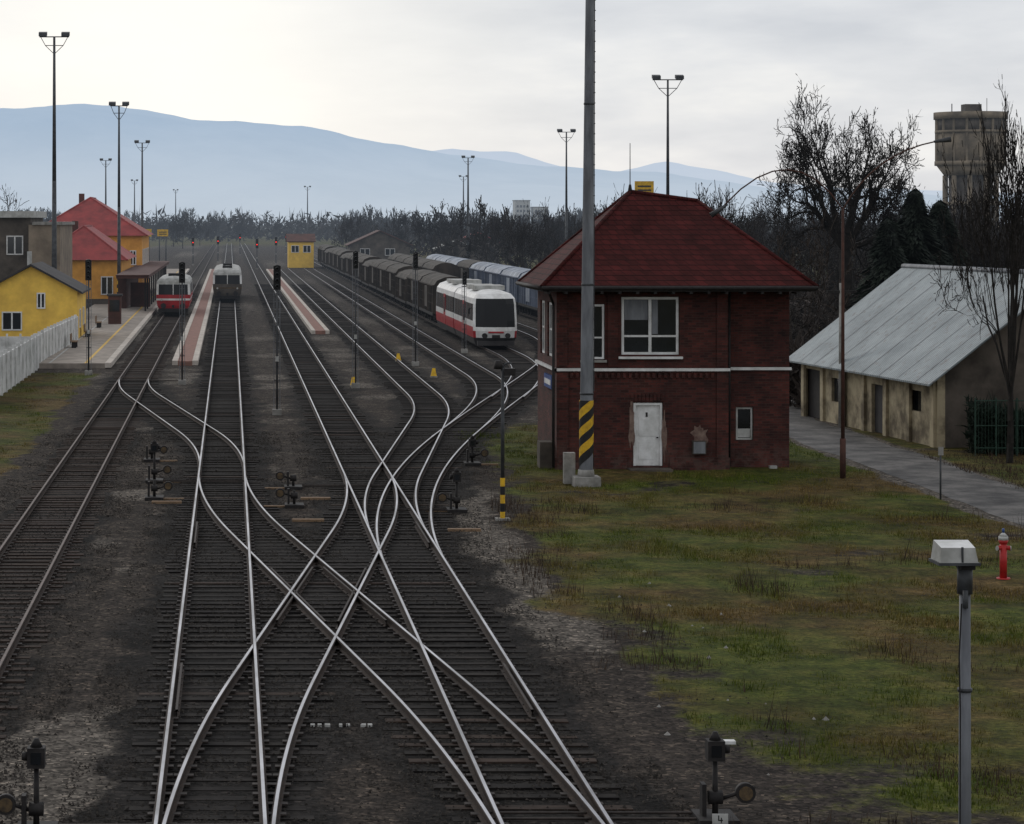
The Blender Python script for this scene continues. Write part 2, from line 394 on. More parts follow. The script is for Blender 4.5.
def gmask(X,Y):
    n=vnoise(X,Y,0.9,3)*0.5+vnoise(X,Y,2.6,4)*0.35
    right=sst(-.8,.8,X-grassedge(Y)+n*0.9)*(1-sst(100,108,Y))
    rd=sst(21.9,21.3,X+n*0.35)+sst(24.9,25.6,X+n*0.2)
    right=right*np.clip(rd,0,1)
    left=sst(.6,-.6,X+7.5+n*0.6)*sst(20,60,Y)*(1-sst(136,142,Y))*sst(-11.6,-11.0,X)
    far=sst(33,40,X)*sst(100,120,Y)+sst(-22,-30,X)+sst(700,900,Y)
    bare=sst(0.1,1.0,vnoise(X,Y,0.45,9)*0.6+vnoise(X,Y,1.5,19)*.35+sst(60,35,Y)*sst(14,8,X)*1.1-0.2)
    return np.clip(np.maximum(np.maximum(right*(1-0.6*bare),left),far*0.8),0,1)
gx=lines(-14,34,0.25,-9000,9000); gy=lines(24,150,0.5,-300,12500)
XX,YY=np.meshgrid(gx,gy)
d=np.full(XX.shape,99.0)
for i,(fn,y0,y1,ru) in enumerate(TR):
    xx=fn(YY); dd=np.abs(XX-xx)+np.where((YY<y0)|(YY>y1),99,0)
    if ru: dd=dd+0.35
    d=np.minimum(d,dd)
nn=vnoise(XX,YY,1.2,1)*0.3+vnoise(XX,YY,4,2)*0.18
R=sst(2.3,1.2,d+nn)*np.interp(YY,[24,100,140,250],[1,0.95,0.7,0.5])
Gm=gmask(XX,YY)*(1-R)
B=np.clip(sst(5.8,6.3,XX+nn*.5)*sst(8.3,7.2,XX+nn*.6)*sst(46,52,YY)*(1-sst(86,100,YY))*0.9
   +0.65*sst(0.2,0.9,vnoise(XX,YY,0.5,12))*sst(-5,-3.6,XX)*sst(-1,-2,XX)
   +0.4*sst(0.2,0.9,vnoise(XX,YY,0.4,13))+0.35*sst(95,140,YY)
   +0.8*sst(20.6,21.6,XX+nn)*sst(26.2,25.2,XX+nn)*(1-sst(125,130,YY)),0,1)
Z=np.where(Gm>0.3,vnoise(XX,YY,0.8,20)*0.03,0)*np.where((YY>28)&(YY<95)&(np.abs(XX)<40)&(XX<21)&(XX>9.8),1,0)
V=np.stack([XX,YY,Z],-1).reshape(-1,3)
ny,nx=XX.shape; idx=np.arange(ny*nx).reshape(ny,nx)
Fc=np.stack([idx[:-1,:-1],idx[:-1,1:],idx[1:,1:],idx[1:,:-1]],-1).reshape(-1,4)
g=npobj('ground',V,Fc,M_ground)
ca=g.data.color_attributes.new('zone','FLOAT_COLOR','POINT')
cc=np.stack([R,Gm,B,np.ones_like(R)],-1).reshape(-1); ca.data.foreach_set('color',cc)

def stones(name,n,xr,yr,keepfn,s0,s1,zt):
    X=rng.uniform(*xr,n); Y=yr[0]+(yr[1]-yr[0])*rng.random(n)**1.3
    k=rng.random(n)<keepfn(X,Y); X=X[k];Y=Y[k];n=len(X)
    s=rng.uniform(s0,s1,n)[:,None]; c=np.stack([X,Y,rng.uniform(-.01,zt,n)],-1)
    base=np.array([[1,0,-.3],[-.5,.87,-.3],[-.5,-.87,-.3],[0.1,0.05,.6]])
    a=rng.random(n)*6.28; ca_,sa=np.cos(a),np.sin(a)
    V=[]
    for b in base:
        jit=1+rng.normal(0,.22,(n,3)); x=(b[0]*ca_-b[1]*sa); y=(b[0]*sa+b[1]*ca_)
        V.append(c+np.stack([x,y,np.full(n,b[2])],-1)*jit*s)
    V=np.stack(V,1).reshape(-1,3); i0=(np.arange(n)*4)[:,None]
    Fc=np.concatenate([i0+np.array([[0,1,3]]),i0+np.array([[1,2,3]]),i0+np.array([[2,0,3]])],0)
    npobj(name,V,Fc,M_stone)
def kb(X,Y):
    dm=np.full(X.shape,99.0); hit=np.zeros(X.shape,bool)
    for fn,y0,y1,ru in TR:
        dd=np.abs(X-fn(Y))+np.where((Y<y0)|(Y>y1),99,0); dm=np.minimum(dm,dd); hit|=np.abs(dd-G)<.1
    return np.where(hit,0,np.where(dm<.65,.7,np.where(dm<2.2,1.0,.06)))*np.clip(.55+.6*vnoise(X,Y,1.1,71)+.3*vnoise(X,Y,3.7,72),.08,1)
stones('ballast',150000,(-8,9.2),(32,100),kb,.015,.036,.05)

# road
mb=MB(); cl=[(15,23.3),(40,23.4),(60,23.4),(80,23.35),(98,23.2),(108,23.3),(114,24.2),(120,26.5),(126,30.5),(132,36),(140,46),(150,60)]
cl2=[]
for (y0,x0),(y1,x1) in zip(cl[:-1],cl[1:]):
    for t in np.linspace(0,1,22)[:-1]: cl2.append((x0+(x1-x0)*t,y0+(y1-y0)*t))
prev=None; w=w2=1.55
for k in range(len(cl2)-1):
    a=Vector(cl2[k]);b=Vector(cl2[k+1]);dr=(b-a).normalized();n=Vector((dr.y,-dr.x))
    w=min(max(w+random.uniform(-.12,.12),1.3),1.8); w2=min(max(w2+random.uniform(-.12,.12),1.3),1.8)
    cur=[(a.x-n.x*w,a.y-n.y*w,.008),(a.x,a.y,.03),(a.x+n.x*w2,a.y+n.y*w2,.008)]
    if prev:
        mb.quad([prev[0],prev[1],cur[1],cur[0]],M_road); mb.quad([prev[1],prev[2],cur[2],cur[1]],M_road)
    prev=cur
mb.obj('road')

# ---------------------------------------------------------------- grass blades
def blades(name,n,xr,yr,maskfn,hr,w,mat,thr=0.4,lean=0.5,bias=None):
    u=rng.random(n); X=xr[0]+(xr[1]-xr[0])*rng.random(n); Y=yr[0]+(yr[1]-yr[0])*u**1.2
    mk=maskfn(X,Y); keep=rng.random(n)<np.clip((mk-thr)*2.5,0,1)
    X=X[keep];Y=Y[keep];n=len(X)
    cl=np.clip(vnoise(X,Y,1.6,31)*0.5+0.5,0.1,1.3)*np.clip(vnoise(X,Y,5,32)*0.5+0.7,0.3,1.5)
    h=(hr[0]+(hr[1]-hr[0])*rng.random(n)**2)*cl
    a=rng.random(n)*np.pi; dx=np.cos(a)*w/2; dy=np.sin(a)*w/2
    l=(rng.random((n,2))-.5)*2*lean*h[:,None]
    p0=np.stack([X-dx,Y-dy,np.full(n,-.03)],-1);p1=np.stack([X+dx,Y+dy,np.full(n,-.03)],-1);p2=np.stack([X+l[:,0],Y+l[:,1],h],-1)
    V=np.stack([p0,p1,p2],1).reshape(-1,3); Fc=np.arange(3*n).reshape(n,3)
    npobj(name,V,Fc,mat)
blades('grass',210000,(7,21.9),(30,104),gmask,(0.04,0.22),0.024,M_grass)
blades('grass',25000,(-11,-6.8),(70,141),gmask,(0.04,0.15),0.03,M_grass)
blades('grass',15000,(24.8,30),(60,92),lambda X,Y:np.ones_like(X),(0.1,0.4),0.03,M_weed)
def wmask(X,Y):
    e=grassedge(Y); return 1.2*np.exp(-((X-e-0.6)/1.3)**2)*sst(-0.5,0.4,vnoise(X,Y,1.1,55))*sst(36,44,Y)*(1-sst(80,84,Y))+0.9*sst(0.5,1.1,vnoise(X,Y,0.9,56))
blades('dry_weeds',48000,(6.8,21.5),(34,84),wmask,(0.15,0.8),0.02,M_weed,0.35,0.35)

# ---------------------------------------------------------------- trees
def grow(segs,p,d,L,r,lev,rs,n=4,up=0.06,wob=0.16,kids=1.4,ang=(0.5,1.0),minr=0.012,start=1):
    for i in range(n):
        d=(d+Vector((rs.gauss(0,wob),rs.gauss(0,wob),rs.gauss(0,wob)+up))).normalized()
        q=p+d*(L/n); r2=max(r*0.84,minr); segs.append((*p,*q,r,r2)); p=q; r=r2
        if lev>0 and i>=start:
            k=int(kids)+(1 if rs.random()<kids%1 else 0)
            for _ in range(k):
                ax=d.cross(Vector((rs.gauss(0,1),rs.gauss(0,1),rs.gauss(0,1)))).normalized(); a=rs.uniform(*ang)
                nd=d*math.cos(a)+ax*math.sin(a)
                grow(segs,p.copy(),nd,L*rs.uniform(.45,.72),max(r*0.6,minr),lev-1,rs,n,up,wob,kids,ang,minr,1)
def proto(seed,h,lev,trunk=0.3,kids=1.4,ang=(0.5,1.0),minr=0.012,n=4,tr=0.22,spread=0.5,wd=None,wob=.13,mains=5,lf=.5,up=.05):
    rs=random.Random(seed); segs=[]
    p=Vector((0,0,-0.1)); d=Vector((0,0,1)); r=tr
    hh=h*trunk
    for i in range(3):
        q=p+(d+Vector((rs.gauss(0,.05),rs.gauss(0,.05),0))).normalized()*hh/3; segs.append((*p,*q,r,r*.9)); p=q; r*=.9
    for k in range(mains):
        a=k*2.4+rs.random(); t=rs.uniform(.45,1.0)*spread*2 if k else 0.05
        nd=Vector((math.cos(a)*math.sin(t),math.sin(a)*math.sin(t),math.cos(t)))
        grow(segs,p.copy(),nd,h*lf*rs.uniform(.75,1.05),r*(.75 if k==0 else .6),lev,rs,n,up,wob,kids,ang,minr)
    A=np.array(segs); A[:,[2,5]]*=h/max(np.percentile(A[:,5],99.7),.1)
    if wd:
        w=np.percentile(np.hypot(A[:,3],A[:,4]),95); A[:,[0,1,3,4]]*=wd/w
    return A
def segmesh(A,n):
    p0=A[:,0:3];p1=A[:,3:6];r0=A[:,6:7];r1=A[:,7:8]; d=p1-p0; d/=np.linalg.norm(d,axis=1,keepdims=True)+1e-9
    ref=rng.normal(size=p0.shape); u=np.cross(d,ref); u/=np.linalg.norm(u,axis=1,keepdims=True)+1e-9; w=np.cross(d,u)
    m=len(A)
    if n==2:
        V=np.stack([p0-u*r0,p0+u*r0,p1+u*r1,p1-u*r1],1).reshape(-1,3); Fc=np.arange(4*m).reshape(m,4); return V,Fc
    V=[]
    for p,r in ((p0,r0),(p1,r1)):
        for k in range(n):
            a=2*np.pi*k/n; V.append(p+u*r*np.cos(a)+w*r*np.sin(a))
    V=np.stack(V,1).reshape(-1,3); base=(np.arange(m)*2*n)[:,None]; Fs=[]
    for k in range(n):
        Fs.append(base+np.array([[k,(k+1)%n,n+(k+1)%n,n+k]]))
    return V,np.concatenate(Fs,0)
def treeobj(name,As,thick=0.035,mat=M_twig):
    A=np.concatenate(As,0); t=A[:,6]>thick
    V1,F1=segmesh(A[t],5); V2,F2=segmesh(A[~t],2)
    npobj(name,np.concatenate([V1,V2]),np.concatenate([F1,F2+len(V1)]),mat)
def place(A,x,y,s=1.0,rot=None,z=0):
    rot=random.uniform(0,6.28) if rot is None else rot; c,sn=math.cos(rot),math.sin(rot); B=A.copy()
    for o in (0,3):
        X=A[:,o]*c-A[:,o+1]*sn; Y=A[:,o]*sn+A[:,o+1]*c
        B[:,o]=X*s+x; B[:,o+1]=Y*s+y; B[:,o+2]=A[:,o+2]*s+z
    B[:,6:8]*=s; return B
PW=[proto(10+i,12,3,trunk=random.uniform(.15,.3),kids=1.6,minr=0.026,n=4,tr=0.17,spread=random.uniform(.45,.7),wd=random.uniform(3.0,4.4),lf=.36) for i in range(5)]
PF=[proto(50+i,12,3,trunk=.12,kids=1.6,minr=0.075,n=4,tr=0.2,spread=.7,wd=random.uniform(4.2,6.2),lf=.34) for i in range(4)]
PB=[proto(30+i,4,3,trunk=.04,kids=1.2,minr=0.018,n=3,tr=0.05,spread=.9) for i in range(3)]
big=proto(78,15.9,4,trunk=.34,kids=1.85,ang=(.4,1.1),minr=0.019,n=4,tr=0.55,spread=.70,wd=4.5,mains=8,lf=.27,wob=.19,up=.03)
treeobj('bare_tree',[place(big,36.9,150,1.0,1.0)],0.05,M_bark)
b2=proto(81,15.5,4,trunk=.2,kids=1.3,ang=(.3,.7),minr=0.013,n=4,tr=0.16,spread=.35,wd=2.3)
treeobj('bare_tree',[place(b2,27.3,87.5,.84,2.0)],0.03,M_bark)
b3=proto(83,14,4,trunk=.2,kids=1.25,ang=(.3,.8),minr=0.013,n=4,tr=0.14,spread=.4,wd=2.6)
treeobj('bare_tree',[place(b3,28.6,91.5,0.9,0.4)],0.03,M_bark)
treeobj('bare_tree',[place(b3,27.6,82,0.62,3.4)],0.03,M_bark)
treeobj('bare_tree',[place(PW[1],-21.5,235,0.95)],0.04)
treeobj('bare_tree',[place(PW[3],26.5,118,.75)],0.04)
W=[]
for k in range(125):
    y=random.uniform(150,300); x=random.uniform(31,40+ (y-100)*0.33)
    if y<165 and x<36: continue
    if abs(x-37)<3 and abs(y-150)<8: continue
    W.append(place(random.choice(PW),x,y,random.uniform(.55,.98)))
for k in range(90):
    y=random.uniform(125,260); x=random.uniform(31,38+(y-100)*0.33); W.append(place(random.choice(PB),x,y,random.uniform(.7,1.3)))
for k in range(16):
    W.append(place(random.choice(PB),random.uniform(24.5,29),random.uniform(114,132),random.uniform(.7,1.3)))
treeobj('bare_woodland',W,0.05,M_twigd)
W=[]
for k in range(140):
    y=random.uniform(330,900); t=random.random()
    x=random.uniform(34,36+(y)*0.30) ; W.append(place(random.choice(PF),x,y,random.uniform(.35,1.0)))
for k in range(75):
    y=random.uniform(900,1300); W.append(place(random.choice(PF),random.uniform(-130,200),y,random.uniform(.6,1.2)))
for k in range(40):
    y=random.uniform(420,900); W.append(place(random.choice(PF),random.uniform(-y*0.1,-y*0.035-8),y,random.uniform(.4,.8)))
for x,y,s in ((-14,740,.85),(26,560,.8),(38,560,.9),(49,560,.7),(66,520,.85),(80,500,.95),(0,800,.8),(8,830,.7)):
    W.append(place(random.choice(PF),x if abs(x)>8 else x-18,y,s))
treeobj('distant_tree_line',W,0.08,M_twigd)
def conifer(x,y,h,w,seed):
    r=np.random.default_rng(seed); n=6500
    t=r.random(n)**0.75; z=h*(0.05+0.95*t); a=r.random(n)*6.283
    tier=0.66+0.34*np.abs(np.sin(t*19+np.sin(a*3+seed)*1.2)); rad=w*(1-t)**0.75*tier*(0.25+0.75*r.random(n)**0.45)
    rad*= (0.78+0.34*np.sin(a*4+z*1.7+seed))
    c=np.stack([x+rad*np.cos(a),y+rad*np.sin(a),z-0.3*rad],-1)
    dv=np.stack([np.cos(a),np.sin(a),-0.45+0*a],-1)*0.45; sd=np.stack([-np.sin(a),np.cos(a),r.normal(0,.5,n)],-1)*0.11
    V=np.stack([c-sd,c+sd,c+dv],1).reshape(-1,3); o=npobj('conifer_tree',V,np.arange(3*n).reshape(n,3),M_conifer)
    mb=MB(); mb.cyl((x,y,-.1),(x,y,h*.97),.16,.02,8,M_bark); t_=mb.obj('trunk',o)
conifer(36.9,140,8.6,3.2,1); conifer(38.9,142,10.2,3.4,2); conifer(40.9,144,9.6,3.2,3)
def scrub(name,n,fx,fy,h,mat,size=.35):
    X=fx(n);Y=fy(n); hh=h*(0.3+0.7*np.clip(vnoise(X,Y,.25,61)*.5+.6,0,1.2)); z=rng.random(n)**.8*hh
    c=np.stack([X,Y,z],-1); a=rng.normal(size=(n,3))*size; b=rng.normal(size=(n,3))*size*.22; a[:,2]=np.abs(a[:,2])*1.3
    V=np.stack([c-b,c+b,c+a],1).reshape(-1,3); npobj(name,V,np.arange(3*n).reshape(n,3),mat)
scrub('scrub',20000,lambda n:rng.uniform(33,75,n),lambda n:rng.uniform(150,270,n),3.5,M_twig,.5)
scrub('scrub',4500,lambda n:rng.uniform(25.5,30,n),lambda n:rng.uniform(112,116,n),2.6,M_twig,.35)
scrub('distant_scrub',24000,lambda n:rng.uniform(34,330,n),lambda n:rng.uniform(330,1000,n),7,M_twigd,1.0)
scrub('distant_scrub',16000,lambda n:rng.uniform(-130,200,n),lambda n:rng.uniform(950,1300,n),10,M_twigd,1.5)
scrub('hedge',14000,lambda n:rng.uniform(26.9,31.5,n),lambda n:rng.uniform(90.4,91.4,n),2.5,M_hedge,.13)

# ---------------------------------------------------------------- hills
def hill(name,Yr,prof,depth,base,c,cb,fac):
    px=np.array([p[0] for p in prof],float); py=np.array([p[1] for p in prof],float); k=2500.0/Yr
    Xs=(px-230)/k; Zs=8.5+(220-py)/k
    gxs=np.linspace(-Yr*0.3,Yr*0.6,260); gys=np.linspace(Yr-depth,Yr+depth*0.3,50)
    A,Bm=np.meshgrid(gxs,gys); t=np.clip((Bm-(Yr-depth))/depth,0,1.3)
    zz=np.interp(gxs,Xs,Zs); zz=zz+np.sin(gxs*.013)*3+np.sin(gxs*.031+1)*2+np.sin(gxs*.08)*.8
    s=np.where(t<=1,np.sin(t*np.pi/2)**1.6,1-(t-1)*.6)
    Zv=zz[None,:]*s*(1+0.10*vnoise(A/700,Bm/900,3.0,5)*np.sin(np.clip(t,0,1)*np.pi))
    V=np.stack([A,Bm,Zv],-1).reshape(-1,3); ny,nx=A.shape; idx=np.arange(ny*nx).reshape(ny,nx)
    Fc=np.stack([idx[:-1,:-1],idx[:-1,1:],idx[1:,1:],idx[1:,:-1]],-1).reshape(-1,4)
    m=newmat(name+'_mat'); nt=m.node_tree
    v=pos(nt,(1,.5,1)); n=noise(nt,v,0.004,8,0.65); col=ramp(nt,n,[(0.40,(0.02,0.04,0.05)),(0.62,(0.30,0.30,0.28))])
    b=bsdf(nt,col,1.0,spec=0)
    gg=nt.nodes.new('ShaderNodeNewGeometry'); sp=nt.nodes.new('ShaderNodeSeparateXYZ'); nt.links.new(gg.outputs['Position'],sp.inputs[0])
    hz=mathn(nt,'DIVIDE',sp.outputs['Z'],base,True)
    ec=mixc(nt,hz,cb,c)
    em=nt.nodes.new('ShaderNodeEmission'); nt.links.new(ec,em.inputs[0])  # airlight painted on the slopes as emission, paler towards the foot for mist
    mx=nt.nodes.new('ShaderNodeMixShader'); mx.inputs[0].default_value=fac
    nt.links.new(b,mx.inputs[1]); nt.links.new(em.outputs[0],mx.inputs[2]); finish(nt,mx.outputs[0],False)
    o=npobj(name,V,Fc,m); o.data.polygons.foreach_set('use_smooth',[True]*len(Fc))
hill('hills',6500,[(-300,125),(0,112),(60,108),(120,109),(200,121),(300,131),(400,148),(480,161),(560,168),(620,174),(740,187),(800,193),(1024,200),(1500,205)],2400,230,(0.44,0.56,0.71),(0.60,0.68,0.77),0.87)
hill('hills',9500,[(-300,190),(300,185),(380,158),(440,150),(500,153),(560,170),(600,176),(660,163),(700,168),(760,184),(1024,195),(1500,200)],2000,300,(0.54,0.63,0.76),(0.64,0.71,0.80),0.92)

# ---------------------------------------------------------------- signal box
root=empty('brick_signal_box')
x0,x1,xr=11.1,16.94,19.15; y0,y1=85.0,90.2; t=.35; zs=3.42; ze=6.3
mb=MB()
wall(mb,x0,x1,0,ze,y0,y0+t,[(13.7,14.72,0.12,2.3)]+[(11.95,12.75,3.75,5.65),(13.3,15.28,3.9,5.9)],M_brick)
wall(mb,y0+t,y1-t,0,ze,x0,x0+t,[(86.0,87.4,3.75,5.65),(88.2,89.4,3.75,5.65)],M_brick,'y')
wall(mb,x0,xr,0,ze,y1-t,y1,[],M_brick)
wall(mb,x1+0.0,xr,0,ze,y0+.6,y0+.6+t,[(17.32,17.92,0.95,2.1)],M_brick)
mb.box(x1-t,x1,y0+t,y0+.6,0,ze,M_brick)
wall(mb,y0+.6+t,y1-t,0,ze,xr-t,xr,[],M_brick,'y')
mb.box(x0-.05,13.5,y0-.05,y0-.003,0,.42,M_brick); mb.box(14.95,x1+.05,y0-.05,y0-.003,0,.42,M_brick)
for a in (x0,x1-.4): mb.box(a,a+.4,y0-.06,y0-.002,.42,zs-.1,M_brick)
for a in (x0,x1-.4,12.83): mb.box(a+.003,a+.36,y0-.06,y0-.002,zs+.1,ze-.2,M_brick)
for k in range(30):
    a=x0+.45+k*.2
    if a<x1-.5: mb.box(a,a+.1,y0-.08,y0-.003,zs-.28,zs-.12,M_brick); mb.box(a,a+.1,y0-.08,y0-.003,ze-.3,ze-.15,M_brick)
for k in range(9):
    a=13.62+k*.13; mb.box(a,a+.10,y0-.03,y0-.004,2.34,2.58,M_brick)
mb.obj('walls',root)
mb=MB()
mb.box(x0-.09,x1+.05,y0-.1,y0-.004,zs-.055,zs+.04,M_white); mb.box(x0-.1,x0-.004,y0-.1,y1,zs-.055,zs+.04,M_white)
mb.box(x1+.055,xr+.06,y0+.5,y0+.596,zs-.055,zs+.04,M_white)
mb.box(13.2,15.38,y0-.12,y0-.004,3.78,3.86,M_white)
mb.box(11.9,12.8,y0-.1,y0-.004,3.66,3.74,M_conc)
mb.obj('string_course',root)
mb=MB()
window(mb,13.32,15.26,3.92,5.88,y0+.06,2,1,.085,trans=4.55)
window(mb,11.97,12.73,3.77,5.63,y0+.06,2,1,.07,trans=4.5)
window(mb,86.02,87.38,3.77,5.63,x0+.06,2,2,.08,'y'); window(mb,88.22,89.38,3.77,5.63,x0+.06,2,2,.08,'y')
window(mb,17.34,17.90,0.97,2.08,y0+.68,1,1,.06,frame=M_dirtywhite)
mb.box(13.42,14.22,y0+.09,y0+.094,5.1,5.78,M_galv); mb.box(14.36,14.56,y0+.09,y0+.094,4.62,5.78,M_galv)
mb.box(17.41,17.83,y0+.71,y0+.714,1.05,1.35,M_dirtywhite)
mb.obj('windows',root)
mb=MB()
mb.box(13.72,14.70,y0+.12,y0+.16,.14,2.28,M_white); mb.box(13.72,13.80,y0+.03,y0+.118,.14,2.28,M_white); mb.box(14.62,14.70,y0+.03,y0+.118,.14,2.28,M_white)
mb.box(13.801,14.619,y0+.03,y0+.118,2.2,2.28,M_white)
for q in ((.35,.95),(1.15,1.75)):
    mb.box(13.92,14.5,y0+.105,y0+.118,q[0],q[1],M_white)
mb.box(14.52,14.57,y0+.05,y0+.118,1.08,1.12,M_dark); mb.box(14.15,14.22,y0+.1,y0+.117,1.8,1.95,M_dark)
mb.obj('door',root)
mb=MB(); mb.box(13.5,14.95,y0-.7,y0-.06,-.05,.08,M_grayw); mb.obj('door_step',root)
mb=MB(); rs=random.Random(4)
def patch(cx,cz,rx,rz,y,m=M_patch):
    P=[]
    for k in range(26):
        a=2*math.pi*k/26; q=rs.uniform(.6,1.25); P.append((cx+rx*q*math.cos(a),y,cz+rz*q*math.sin(a)))
    mb.quad(P,m)
patch(13.66,1.6,.11,.85,y0-.006); patch(14.77,1.1,.09,.8,y0-.006)
patch(15.95,1.15,.27,.40,y0-.006)
mb.obj('plaster_patches',root)
mb=MB(); mb.box(15.70,16.16,y0-.18,y0-.01,.55,1.0,M_grayw); mb.box(15.73,16.13,y0-.19,y0-.181,.58,.97,M_galv); mb.obj('meter_box',root)
mb=MB(); oz=6.25; X0,X1,Y0,Y1=x0-.62,xr+.62,y0-.9,y1+.6
A=(X0,Y0,oz);Bp=(X1,Y0,oz);C=(X1,Y1,oz);D=(X0,Y1,oz);R1=(14.05,87.8,9.5);R2=(16.4,87.8,9.18)
mb.quad([A,Bp,R2,R1],M_tiles);mb.quad([Bp,C,R2],M_tiles);mb.quad([C,D,R1,R2],M_tiles);mb.quad([D,A,R1],M_tiles)
mb.obj('roof',root)
mb=MB(); mb.box(X0+.04,X1-.04,Y0+.04,Y1-.04,oz-.16,oz-.02,M_droof)
for a in np.arange(X0+.2,X1-.1,.6): mb.box(a,a+.1,Y0+.06,y0-.1,oz-.24,oz-.165,M_droof)
mb.obj('soffit',root)
mb=MB()
for a,b in ((A,R1),(Bp,R2),(D,R1),(C,R2),(R1,R2)): mb.cyl(a,b,.075,.075,8,M_tiles)
mb.cyl((14.05,87.8,9.4),(14.05,87.8,9.75),.10,.04,8,M_dark); mb.cyl((14.05,87.8,9.7),(14.05,87.8,11.2),.018,.012,6,M_dark)
mb.obj('ridge_caps',root)
mb=MB(); mb.cyl((X0,Y0-.05,oz-.04),(X1,Y0-.05,oz-.04),.07,.07,8,M_dark); mb.cyl((X0-.05,Y0,oz-.04),(X0-.05,Y1,oz-.04),.07,.07,8,M_dark)
mb.tube([(x0-.4,Y0,oz-.1),(x0-.12,y0-.1,oz-.6),(x0-.12,y0-.12,.1)],.05,8,M_dark)
mb.tube([(x1+.12,y0+.45,oz-.15),(x1+.12,y0+.45,.1)],.05,8,M_dark)
mb.obj('gutter',root)
mb=MB(); mb.box(x0-.10,x0-.02,y0+.6,y0+2.6,2.7,3.15,M_blue); mb.box(x0-.11,x0-.101,y0+.8,y0+2.4,2.82,3.0,M_white); mb.obj('name_board',root)
mb=MB(); mb.box(x0-.5,x0-.06,y0+.5,y0+1.3,0,.9,M_grayw); mb.obj('cable_box',root)

# ---------------------------------------------------------------- masts / lamps
def floodhead(mb,x,y,z,w,s=1.0,back=False):
    mb.cyl((x-w/2,y,z),(x+w/2,y,z),.05*s,.05*s,6,M_galvd); mb.cyl((x-w*.3,y,z-.7*s),(x+w*.3,y,z-.7*s),.035*s,.035*s,6,M_galvd)
    for q in (-1,1):
        mb.cyl((x+q*w*.3,y,z-.7*s),(x+q*w*.46,y,z),.03*s,.03*s,6,M_galvd); mb.cyl((x,y,z-1.4*s),(x+q*w*.3,y,z-.7*s),.03*s,.03*s,6,M_galvd)
        cx=x+q*w*.38
        v=[(cx-.33*s,y-.3*s,z+.02),(cx+.33*s,y-.3*s,z+.02),(cx+.33*s,y+.25*s,z+.15*s),(cx-.33*s,y+.25*s,z+.15*s)]
        top=[(a,b,c+.28*s) for a,b,c in v]
        mb.quad(v[::-1],M_dirtywhite); mb.quad(top,M_galvd)
        for k in range(4): mb.quad([v[k],v[(k+1)%4],top[(k+1)%4],top[k]],M_galvd)
def mast(x,y,h,r=.22,w=2.4,stripe=False,s=1.0):
    mb=MB()
    mb.cyl((x,y,0),(x,y,h*.5),r,r*.72,14,M_galvd); mb.cyl((x,y,h*.5),(x,y,h),r*.7,r*.4,14,M_galvd)
    for zz in np.arange(2.8,h-1,.45): mb.box(x-.012,x+.012,y+r*.9,y+r*.9+.14,zz,zz+.03,M_galvd)
    mb.box(x-.45,x+.45,y-.45,y+.45,-.05,.22,M_conc)
    floodhead(mb,x,y,h,w,s)
    if stripe:
        for k in range(6):
            z0=.5+k*.36; rr=r+.006
            mb.cyl((x,y,z0),(x,y,z0+.36),rr,rr,16,M_yellow if k%2 else M_black,False)
    return mb.obj('floodlight_mast')
mast(-14.2,202,23.3,.24,2.4,True); mast(-10.7,241,19.5,.2,1.7,True); mast(-13.1,373,20,.25,2.2); mast(-24,483,20,.25,2.2)
mast(-28,733,20,.28,2.0); mast(-21,966,20,.3,2.0); mast(27,871,20,.3,2.4); mast(44,327,20,.22,2.3); mast(35.9,205,20,.2,2.5)
mast(44,462,20,.28,2.3); mast(62,664,20,.3,2.4)
mx_,my_=11.42,80.2
mb=MB()
zz=[0.3,1,2.6,5,8,11,14,18,23]
for a,b in zip(zz[:-1],zz[1:]): mb.cyl((mx_+a*.008,my_,a),(mx_+b*.008,my_,b),.225-a*.0055,.225-b*.0055,20,M_galv,False)
for z in np.arange(3,22.5,.33): mb.box(mx_+z*.008+.12,mx_+z*.008+.24-z*.003,my_-.02,my_+.02,z,z+.03,M_galvd)
mb.cyl((mx_+.26,my_+.05,3),(mx_+.3,my_+.05,22),.015,.015,6,M_galvd)
for z in (2.9,6.4,12.2): mb.cyl((mx_+z*.008,my_,z),(mx_+z*.008,my_,z+.06),.24-z*.0055,.24-z*.0055,20,M_galvd)
n=24; zb0=.55; 
for k in range(n):
    a0=2*math.pi*k/n; a1=2*math.pi*(k+1)/n
    for j in range(-2,12):
        def zz_(a): return zb0+j*.30+ (a/(2*math.pi))*1.2
        za=[zz_(a0),zz_(a1),zz_(a1)+.30,zz_(a0)+.30]
        za=[min(max(q,.5),2.72) for q in za]
        if za[2]-za[1]<.001 and za[3]-za[0]<.001: continue
        r=.232
        P=[(mx_+.012+r*math.cos(a),my_+r*math.sin(a),q) for a,q in zip((a0,a1,a1,a0),za)]
        mb.quad(P,M_yellow if j%2 else M_black)
mb.box(mx_-.42,mx_+.42,my_-.42,my_+.42,-.1,.28,M_conc); mb.cyl((mx_,my_,.28),(mx_,my_,.5),.28,.25,16,M_conc)
mb.box(mx_-.66,mx_-.3,my_+.3,my_+.6,0,1.0,M_conc)
floodhead(mb,mx_+.18,my_,23,3.0)
mb.obj('floodlight_mast')
mb=MB(); lx,ly=20.2,82.4
mb.cyl((lx,ly,0),(lx+.0,ly,1.3),.10,.10,10,M_rustpole); mb.cyl((lx,ly,1.3),(lx,ly,8.9),.065,.045,10,M_rustpole)
def arc(p,q,c,n=8):
    return [tuple(Vector(p)*(1-t)**2+Vector(c)*2*t*(1-t)+Vector(q)*t*t) for t in [i/n for i in range(n+1)]]
mb.tube(arc((lx,ly,8.85),(lx+3.1,ly,11.1),(lx+1.0,ly,10.7)),.026,6,M_rustpole)
